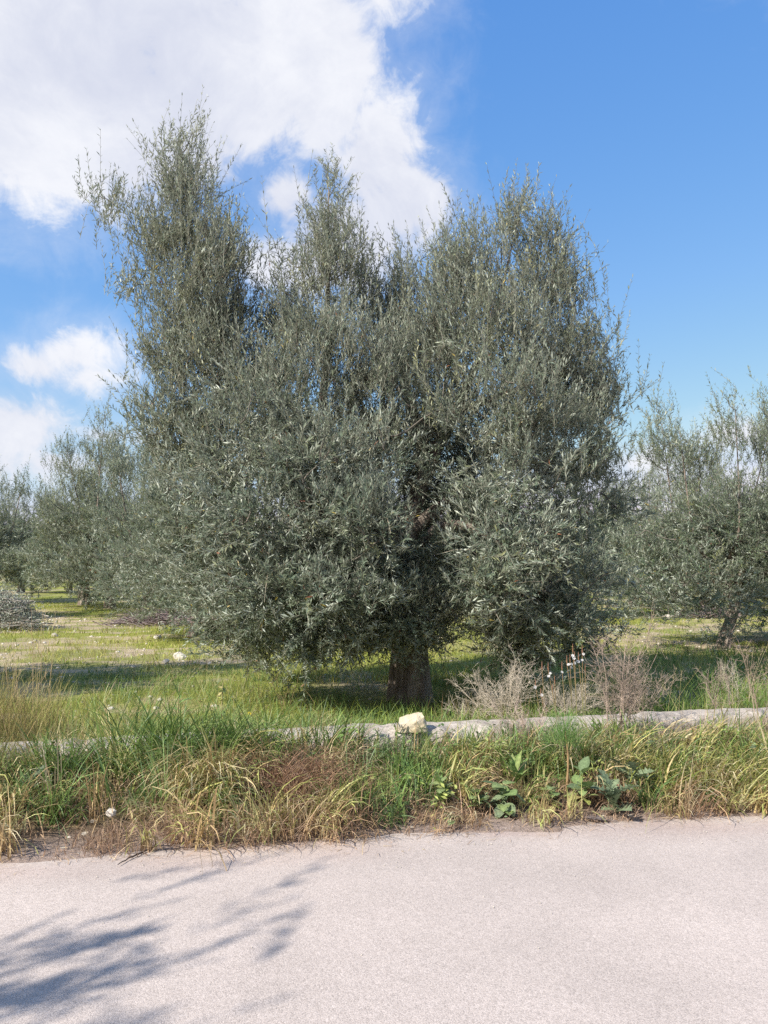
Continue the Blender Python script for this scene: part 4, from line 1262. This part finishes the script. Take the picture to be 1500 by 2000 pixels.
def dry_shrub(px, py, z, Hh, spread, n_stem, n_br, col, label, seed, name='dry_shrub', upright=1.0, twig_l=.13, rad0=.004):
    r = rnd(seed); q0 = on_z(px, py, z); b = np.array([q0[0], q0[1], float(height(q0[0], q0[1]))])
    root = empty(name, b); tag(root, label, 'shrub', 'dead shrubs along the wall')
    col = np.array(col)
    m = 7
    a = r.uniform(0, 6.28, n_stem); ln = Hh * r.uniform(.55, 1.05, n_stem)
    dv = unit(np.stack([np.cos(a) * spread, np.sin(a) * spread * .7, np.full(n_stem, upright)], 1) * r.uniform(.6, 1.2, (n_stem, 3)))
    t = np.linspace(0, 1, m)[None, :, None]
    wob = np.cumsum(r.normal(0, .018, (n_stem, m, 3)), 1) * t
    st0 = r.normal(0, .03, (n_stem, 3)) * [1, 1, 0]
    P = st0[:, None] + dv[:, None] * ln[:, None, None] * t + wob + np.array([0, 0, .10]) * t * t * Hh
    for i in range(n_stem):
        B = Buf(); V, q = tubes(P[i:i + 1], np.linspace(rad0, rad0 * .35, m)[None] * r.uniform(.7, 1.3), 4)
        B.add(V, quads=q, col=col * r.uniform(.75, 1.2)); B.build('stem', M_twig, root)
    # two orders of thin side twigs
    B = Buf()
    i = r.integers(0, n_stem, n_br); tt = r.uniform(.25, 1, n_br)
    k = tt * (m - 1); k0 = np.minimum(k.astype(int), m - 2); f = (k - k0)[:, None]
    p0 = P[i, k0] * (1 - f) + P[i, k0 + 1] * f
    d1 = unit(dv[i] * .6 + r.normal(0, .65, (n_br, 3)) + [0, 0, .25]); l1 = twig_l * r.uniform(.5, 1.8, n_br) * (1.25 - .5 * tt)
    tq = np.linspace(0, 1, 3)[None, :, None]
    P1 = p0[:, None] + d1[:, None] * l1[:, None, None] * tq + r.normal(0, .012, (n_br, 3, 3)) * tq
    V, q = tubes(P1, np.array([[.0016, .0012, .0007]]) * np.ones((n_br, 1)), 3)
    B.add(V, quads=q, col=np.repeat(col * r.uniform(.7, 1.3, (n_br, 1)), 9, 0))
    n2 = n_br * 4
    j = r.integers(0, n_br, n2); u = r.uniform(.25, 1, n2)[:, None]
    p2 = p0[j] + d1[j] * l1[j][:, None] * u
    d2 = unit(d1[j] * .6 + r.normal(0, .7, (n2, 3))); l2 = twig_l * .38 * r.uniform(.4, 1.5, n2)
    P2 = np.stack([p2, p2 + d2 * (l2 * .5)[:, None], p2 + d2 * l2[:, None] + r.normal(0, .006, (n2, 3))], 1)
    V, q = tubes(P2, np.array([[.0011, .0009, .0006]]) * np.ones((n2, 1)), 3)
    B.add(V, quads=q, col=np.repeat(col * r.uniform(.75, 1.4, (n2, 1)), 9, 0))
    tag(B.build('twigs', M_twig, root), kind='stuff')


PALE, DUSK = (.50, .43, .34), (.36, .28, .22)
dry_shrub(985, 1418, .12, .58, .75, 18, 320, PALE, 'pale tangled dead shrub behind the wall right of the rock', 901, upright=.8, twig_l=.13)
dry_shrub(930, 1412, .12, .30, .9, 10, 120, PALE, 'low pale dead shrub nearest to the rock', 902, upright=.6)
dry_shrub(1205, 1475, .12, .92, .32, 8, 260, DUSK, 'tall brown dead shrub in front of the wall with a bare stem', 903, twig_l=.17, rad0=.006)
dry_shrub(1250, 1395, .12, .5, .8, 12, 240, (.42, .33, .26), 'spreading dead shrub just right of the tall brown one', 904, upright=.6)
dry_shrub(1110, 1410, .12, .42, .7, 12, 240, PALE, 'dry tangled stems under the white flower stalks', 905, upright=.6)
dry_shrub(1410, 1420, .12, .62, .3, 4, 70, DUSK, 'thin dark dead shrub before the wall near the right edge', 906, twig_l=.15)
dry_shrub(1485, 1440, .12, .70, .3, 5, 60, (.33, .25, .19), 'lanky dead stems at the right edge', 907, twig_l=.16)
dry_shrub(1030, 1470, .12, .34, .8, 12, 260, (.46, .36, .29), 'low pinkish dry shrub in front of the wall', 908, upright=.7, twig_l=.09)
dry_shrub(1440, 1380, .1, .55, .5, 5, 60, PALE, 'pale dry stalks behind the wall near the right edge', 909)


def stalks(px, py, z, n, Hh, label, seed, lean=0.0, fan=.2, col=(.42, .31, .18), R=.06):
    """tall thin grass culms, each with a short feathery seed head"""
    r = rnd(seed); q0 = on_z(px, py, z); b = np.array([q0[0], q0[1], float(height(q0[0], q0[1]))])
    root = empty('dry_stalks', b); tag(root, label, 'stalks', 'tall dry grass stalks')
    m = 6; t = np.linspace(0, 1, m); S = Buf()
    for i in range(n):
        ln = Hh * r.uniform(.6, 1.05); a = lean + r.normal(0, fan); o = r.normal(0, R, 2); dy = r.normal(0, fan * .6)
        P = np.stack([o[0] + a * ln * t ** 1.5, o[1] + dy * ln * t, ln * t], 1)
        B = Buf(); V, q = tubes(P[None], np.linspace(.0024, .0009, m)[None], 3); B.add(V, quads=q, col=np.array(col) * r.uniform(.7, 1.2))
        B.build('stem', M_twig, root)
        k = 14; u = r.uniform(.78, 1.0, k)
        hp = np.stack([np.interp(u, t, P[:, c]) for c in range(3)], 1)
        blades(S, hp, r.uniform(0, 6.28, k), r.uniform(.015, .05, k), np.full(k, .0022), r.uniform(.1, .7, k), r.uniform(0, .6, k), mixcol(r, k, [col], (1,)), mixcol(r, k, [(.5, .4, .24)], (1,)), 2, seed + i)
    tag(S.build('seed_heads', M_straw, root), kind='stuff')


stalks(68, 1440, .12, 9, 1.15, 'tallest thin dry grass stalks rising at the left edge', 921, 0.0, .06)
stalks(25, 1460, .12, 10, .8, 'shorter fan of dry stalks in the left corner', 922, .05, .2)
stalks(235, 1420, .1, 8, .62, 'dry stalks leaning right across the shadow on the grass', 923, .75, .22, (.40, .34, .18))
stalks(290, 1420, .1, 6, .6, 'second leaning sheaf of dry stalks before the shaded grass', 924, .6, .2, (.44, .36, .2))
stalks(1325, 1410, .1, 4, .5, 'forked yellow dry stalks behind the wall on the right', 925, 0, .35, (.42, .36, .17))
stalks(1470, 1400, .1, 7, .7, 'dry stalks crossing at the right edge behind the wall', 926, -.25, .35, (.42, .34, .22))
stalks(560, 1395, .1, 5, .45, 'thin brown stalks in the shade left of the trunk', 927, 0, .2, (.26, .18, .10))


# asphodels: thin green stalks with reddish bud spikes and white six-petalled flowers
def petal_flower():
    B = Buf()
    for k in range(6):
        a = k * math.pi / 3
        d = np.array([math.cos(a), math.sin(a), .25]); s = np.array([-math.sin(a), math.cos(a), 0])
        V = [d * .1, d * .55 + s * .26, d * 1.0 + np.array([0, 0, -.1]), d * .55 - s * .26]
        B.add(np.array(V), tris=[[0, 1, 2], [0, 2, 3]], col=(.80, .78, .76))
    B.add(np.array([[.14, 0, .1], [-.07, .12, .1], [-.07, -.12, .1], [0, 0, .35]]), tris=[[0, 1, 3], [1, 2, 3], [2, 0, 3]], col=(.5, .3, .14))
    me = B.mesh('flower'); me.materials.append(M_petal)
    return me


def bud_mesh():
    B = Buf(); r = rnd(31)
    for k in range(16):
        t = k / 15; a = k * 2.4; w = (.5 - .35 * t)
        p = np.array([math.cos(a) * w * .5, math.sin(a) * w * .5, t * 4.0])
        P = np.array([[p, p + [math.cos(a) * .25 * w, math.sin(a) * .25 * w, .5], p + [0, 0, 1.0]]])
        V, q = tubes(P, np.array([[.10, .28 * (1 - .4 * t), .03]]), 5)
        B.add(V, quads=q, col=np.array([.38, .20, .13]) * r.uniform(.8, 1.3))
    me = B.mesh('bud_spike', True); me.materials.append(M_petal)
    return me


FLOWER, BUD = petal_flower(), bud_mesh()


def asphodels():
    spec = [(1045, 1335, 'leftmost asphodel with one white flower low on its stalk', 1), (1058, 1300, 'asphodel with tall bare reddish spike left in the row', 0), (1069, 1302, 'asphodel with white flower halfway up, third from the left', 2),
            (1083, 1328, 'short rust coloured asphodel spike without flowers', 0), (1078, 1345, 'shortest asphodel with thick rust stalk', 0), (1097, 1300, 'asphodel with one white flower left of the dense cluster', 1), (1106, 1288, 'asphodel at the left of the dense cluster', 1),
            (1113, 1286, 'asphodel with white flowers in the middle of the cluster', 2), (1122, 1281, 'asphodel with a pinkish spike in the dense cluster', 1), (1129, 1282, 'asphodel right of the middle of the cluster', 1), (1137, 1268, 'tallest asphodel with large white flower at its top right', 2),
            (1118, 1266, 'asphodel topped by a single white flower above the cluster', 2), (1143, 1305, 'rightmost asphodel with brownish buds', 0), (1055, 1352, 'low asphodel with a white flower near the wall', 1)]
    r = rnd(940)
    for px, py, lab, nf in spec:
        Y = 7.35 + r.uniform(-.15, .25)
        top = at(px, py, Y); bx = top[0] + r.normal(.02, .04)
        b = np.array([bx, Y, float(height(bx, Y))]); h = top - b
        root = empty('asphodel', b); tag(root, lab, 'flower', 'asphodels behind the wall')
        t = np.linspace(0, 1, 6)
        P = np.stack([h[0] * t ** 1.5, 0 * t, h[2] * t], 1)
        B = Buf(); V, q = tubes(P[None], np.linspace(.0035, .002, 6)[None], 5)
        B.add(V, quads=q, col=np.repeat(np.linspace([.16, .20, .08], [.30, .17, .09], 6), 5, 0)); stem = B.build('stem', M_twig, root, True)
        o = link(bpy.data.objects.new('bud_spike', BUD), stem)
        s = .0125; o.scale = (s * .8, s * .8, s * 1.25); o.location = (h[0] * .9, 0, h[2] - .035)
        for k in range(nf):
            f = link(bpy.data.objects.new('flower', FLOWER), stem)
            s = r.uniform(.014, .02); f.scale = (s, s, s)
            u = 1 - .06 * (k + 1) - r.uniform(0, .05)
            f.location = (h[0] * u ** 1.5 + r.uniform(-.012, .012), -.012, h[2] * u)
            f.rotation_euler = (r.uniform(.6, 1.3), r.uniform(-.4, .4), r.uniform(-.6, .6))


asphodels()


# brushwood heaps in the grove
def heap(px, py, R, Hh, n, col, label, seed, leafy=0):
    r = rnd(seed); q0 = on_z(px, py, 0); b = np.array([q0[0], q0[1], gz(q0[0], q0[1])])
    root = empty('brushwood_heap', b); tag(root, label, 'brushwood', 'heaps of prunings in the grove')
    x, y = r.normal(0, R * .45, n), r.normal(0, R * .3, n)
    zt = Hh * np.exp(-(x / R) ** 2 * 1.6 - (y / R) ** 2 * 2); z = zt * r.random(n) ** .5
    a = r.uniform(0, 6.28, n); L = r.uniform(.3, .9, n)
    d = np.stack([np.cos(a), np.sin(a), r.normal(.05, .2, n)], 1)
    c = np.stack([x, y, z + .03], 1)
    P = np.stack([c - d * (L / 2)[:, None], c + r.normal(0, .04, (n, 3)), c + d * (L / 2)[:, None]], 1)
    P[:, :, 2] = np.maximum(P[:, :, 2], .01)
    B = Buf(); V, q = tubes(P, np.array([[.011, .008, .004]]) * r.uniform(.6, 1.4, (n, 1)), 4)
    B.add(V, quads=q, col=np.repeat(np.array(col) * r.uniform(.6, 1.4, (n, 1)), 12, 0))
    tag(B.build('twigs', M_twig, root), kind='stuff')
    if leafy:
        k = leafy; i = r.integers(0, n, k)
        p = c[i] + r.normal(0, .12, (k, 3)); p[:, 2] = np.maximum(p[:, 2], .03)
        D = unit(r.normal(size=(k, 3)) + [0, 0, .3]); Nn = unit(r.normal(size=(k, 3)) + [0, 0, .8])
        V, tri, cc = leaf_quads(p, D, Nn, r.uniform(.06, .10, k), r.uniform(.016, .024, k), np.array([.27, .29, .22]) * r.uniform(.6, 1.3, (k, 1)))
        Bl = Buf(); Bl.add(V, tris=tri, col=cc); tag(Bl.build('leaves', M_leaf, root), kind='stuff')


heap(315, 1222, 1.5, .42, 700, (.25, .195, .18), 'flat purplish heap of prunings under the left olive tree', 951)
heap(0, 1232, 1.25, .95, 420, (.34, .30, .25), 'grey heap of leafy prunings at the left edge of the field', 952, 9000)
heap(1385, 1210, .9, .35, 250, (.22, .17, .16), 'small dark heap of prunings beside the right-hand trunks', 953)


# loose stones and sticks
def stone(px, py, z, s, label, seed, mat=None, group='loose stones by the road'):
    q = on_z(px, py, z)
    me = rock_mesh('stone', mat or M_stone, (s, s * .8, s * .75), seed, 10, 2)
    o = link(bpy.data.objects.new('stone', me)); zz = max(float(height(q[0], q[1])), .0)
    o.location = (q[0], q[1], max(z, zz + s * .3)); tag(o, label, 'stone', group)


stone(217, 1588, .12, .036, 'white stone caught in the brown dead grass of the verge', 961)
stone(135, 1647, .0, .014, 'tiny pale pebble on the dusty margin at the far left', 962)
stone(490, 1632, .0, .018, 'pale pebble on the margin under the straw clump', 963)
stone(352, 1288, .0, .13, 'white field stone beside the trunk of the left tree', 964, group='pale stones in the field')
stone(107, 1247, .0, .10, 'white field stone alone in the grass on the left', 965, group='pale stones in the field')
stone(308, 1250, .0, .10, 'pale field stone in front of the purplish heap', 966, group='pale stones in the field')
stone(1308, 1212, .0, .16, 'white stone in sunlit grass under the right-hand trees', 967, group='pale stones in the field')
stone(325, 1298, .0, .07, 'small grey field stone at the edge of the tree shade', 968, group='pale stones in the field')


def road_grit():
    r = rnd(970); n = 420
    x = r.uniform(-3.2, 3.6, n); d = -.02 - np.abs(r.normal(0, .28, n)) * r.choice([1, 1, 4], n)
    y = EDGE0 + EDGE_S * x + d / ca_
    me = rock_mesh('tmp', M_stone, (1, .8, .7), 67, 8, 1, .06)
    v0 = np.array([v.co[:] for v in me.vertices]); f0 = np.array([p.vertices[:] for p in me.polygons])
    s = r.uniform(.0018, .0048, n); a = r.uniform(0, 6.28, n)
    V = np.stack([v0[None, :, 0] * np.cos(a)[:, None] - v0[None, :, 1] * np.sin(a)[:, None], v0[None, :, 0] * np.sin(a)[:, None] + v0[None, :, 1] * np.cos(a)[:, None], np.repeat(v0[None, :, 2], n, 0)], -1) * s[:, None, None]
    V += np.stack([x, y, np.maximum(height(x, y), .003) + s * .3], 1)[:, None]
    B = Buf(); B.add(V, tris=(f0[None] + np.arange(n)[:, None, None] * len(v0)))
    tag(B.build('road_grit', M_stone), 'loose grit scattered along the road margin', kind='stuff')


road_grit()


def stick(pts, r0, label, col, seed):
    r = rnd(seed)
    P = np.array([on_z(a, b, .006) for a, b in pts]); P[:, 2] = .012
    P = spline(P, 14); P[:, 2] += r.normal(0, .002, 14)
    b = P[0].copy(); B = Buf()
    V, q = tubes(P[None], np.interp(np.linspace(0, 1, 14), [0, .6, 1], [r0 * .4, r0, r0 * .6])[None], 6); B.add(V, quads=q, col=col)
    o = B.build('stick', M_twig, None, True, b); o.location = b
    tag(o, label, 'stick', 'sticks on the road margin')


stick([(230, 1691), (252, 1678), (275, 1668), (305, 1653)], .0055, 'thin dark stick lying on the road at the left', (.10, .075, .06), 1)
stick([(1045, 1592), (1060, 1584), (1075, 1578)], .004, 'short bent dark stick by the dock leaves', (.12, .09, .07), 2)
stick([(1375, 1600), (1400, 1592), (1432, 1581)], .0025, 'fine stick on the asphalt near the right edge', (.16, .12, .10), 3)


def dead_leaf():
    q = on_z(1180, 1604, .01)
    me = leaf_mesh('dead_leaf', LOB, (.20, .165, .15), M_straw, curl=.1, cup=.2)
    o = link(bpy.data.objects.new('dead_leaf', me)); o.location = (q[0] + .08, q[1], .012); o.scale = (.2, .2, .12); o.rotation_euler = (0, 0, 1.5)
    tag(o, 'flat grey brown withered leaf lying on the asphalt below the thistle', 'leaf')


dead_leaf()


# small yellow flowers in the grass by the trunk
def daisies():
    B = Buf()
    for k in range(8):
        a = k * math.pi / 4; d = np.array([math.cos(a), math.sin(a), .1]); s = np.array([-math.sin(a), math.cos(a), 0])
        B.add(np.array([d * .1, d * .6 + s * .25, d, d * .6 - s * .25]), tris=[[0, 1, 2], [0, 2, 3]], col=(.70, .50, .03))
    head = B.mesh('flower'); head.materials.append(M_petal)
    for px, py, Y, lab in ((637, 1281, 8.6, 'left of two yellow flowers in the grass left of the trunk'), (648, 1279, 8.7, 'right of two yellow flowers in the grass left of the trunk'), (487, 1394, 6.9, 'single orange yellow flower above the green clump before the wall')):
        top = at(px, py, Y); b = np.array([top[0], Y, float(height(top[0], Y))]); h = top[2] - b[2]
        root = empty('yellow_flower', b); tag(root, lab, 'flower', 'yellow wild flowers')
        B = Buf(); V, q = tubes(np.array([[[0, 0, 0], [.01, 0, h * .5], [0, 0, h]]]), np.array([[.002, .002, .0015]]), 4); B.add(V, quads=q, col=(.12, .2, .05)); B.build('stem', M_grass, root)
        f = link(bpy.data.objects.new('flower', head), root); f.scale = (.02, .02, .02); f.location = (0, 0, h); f.rotation_euler = (.9, 0, .2)


daisies()
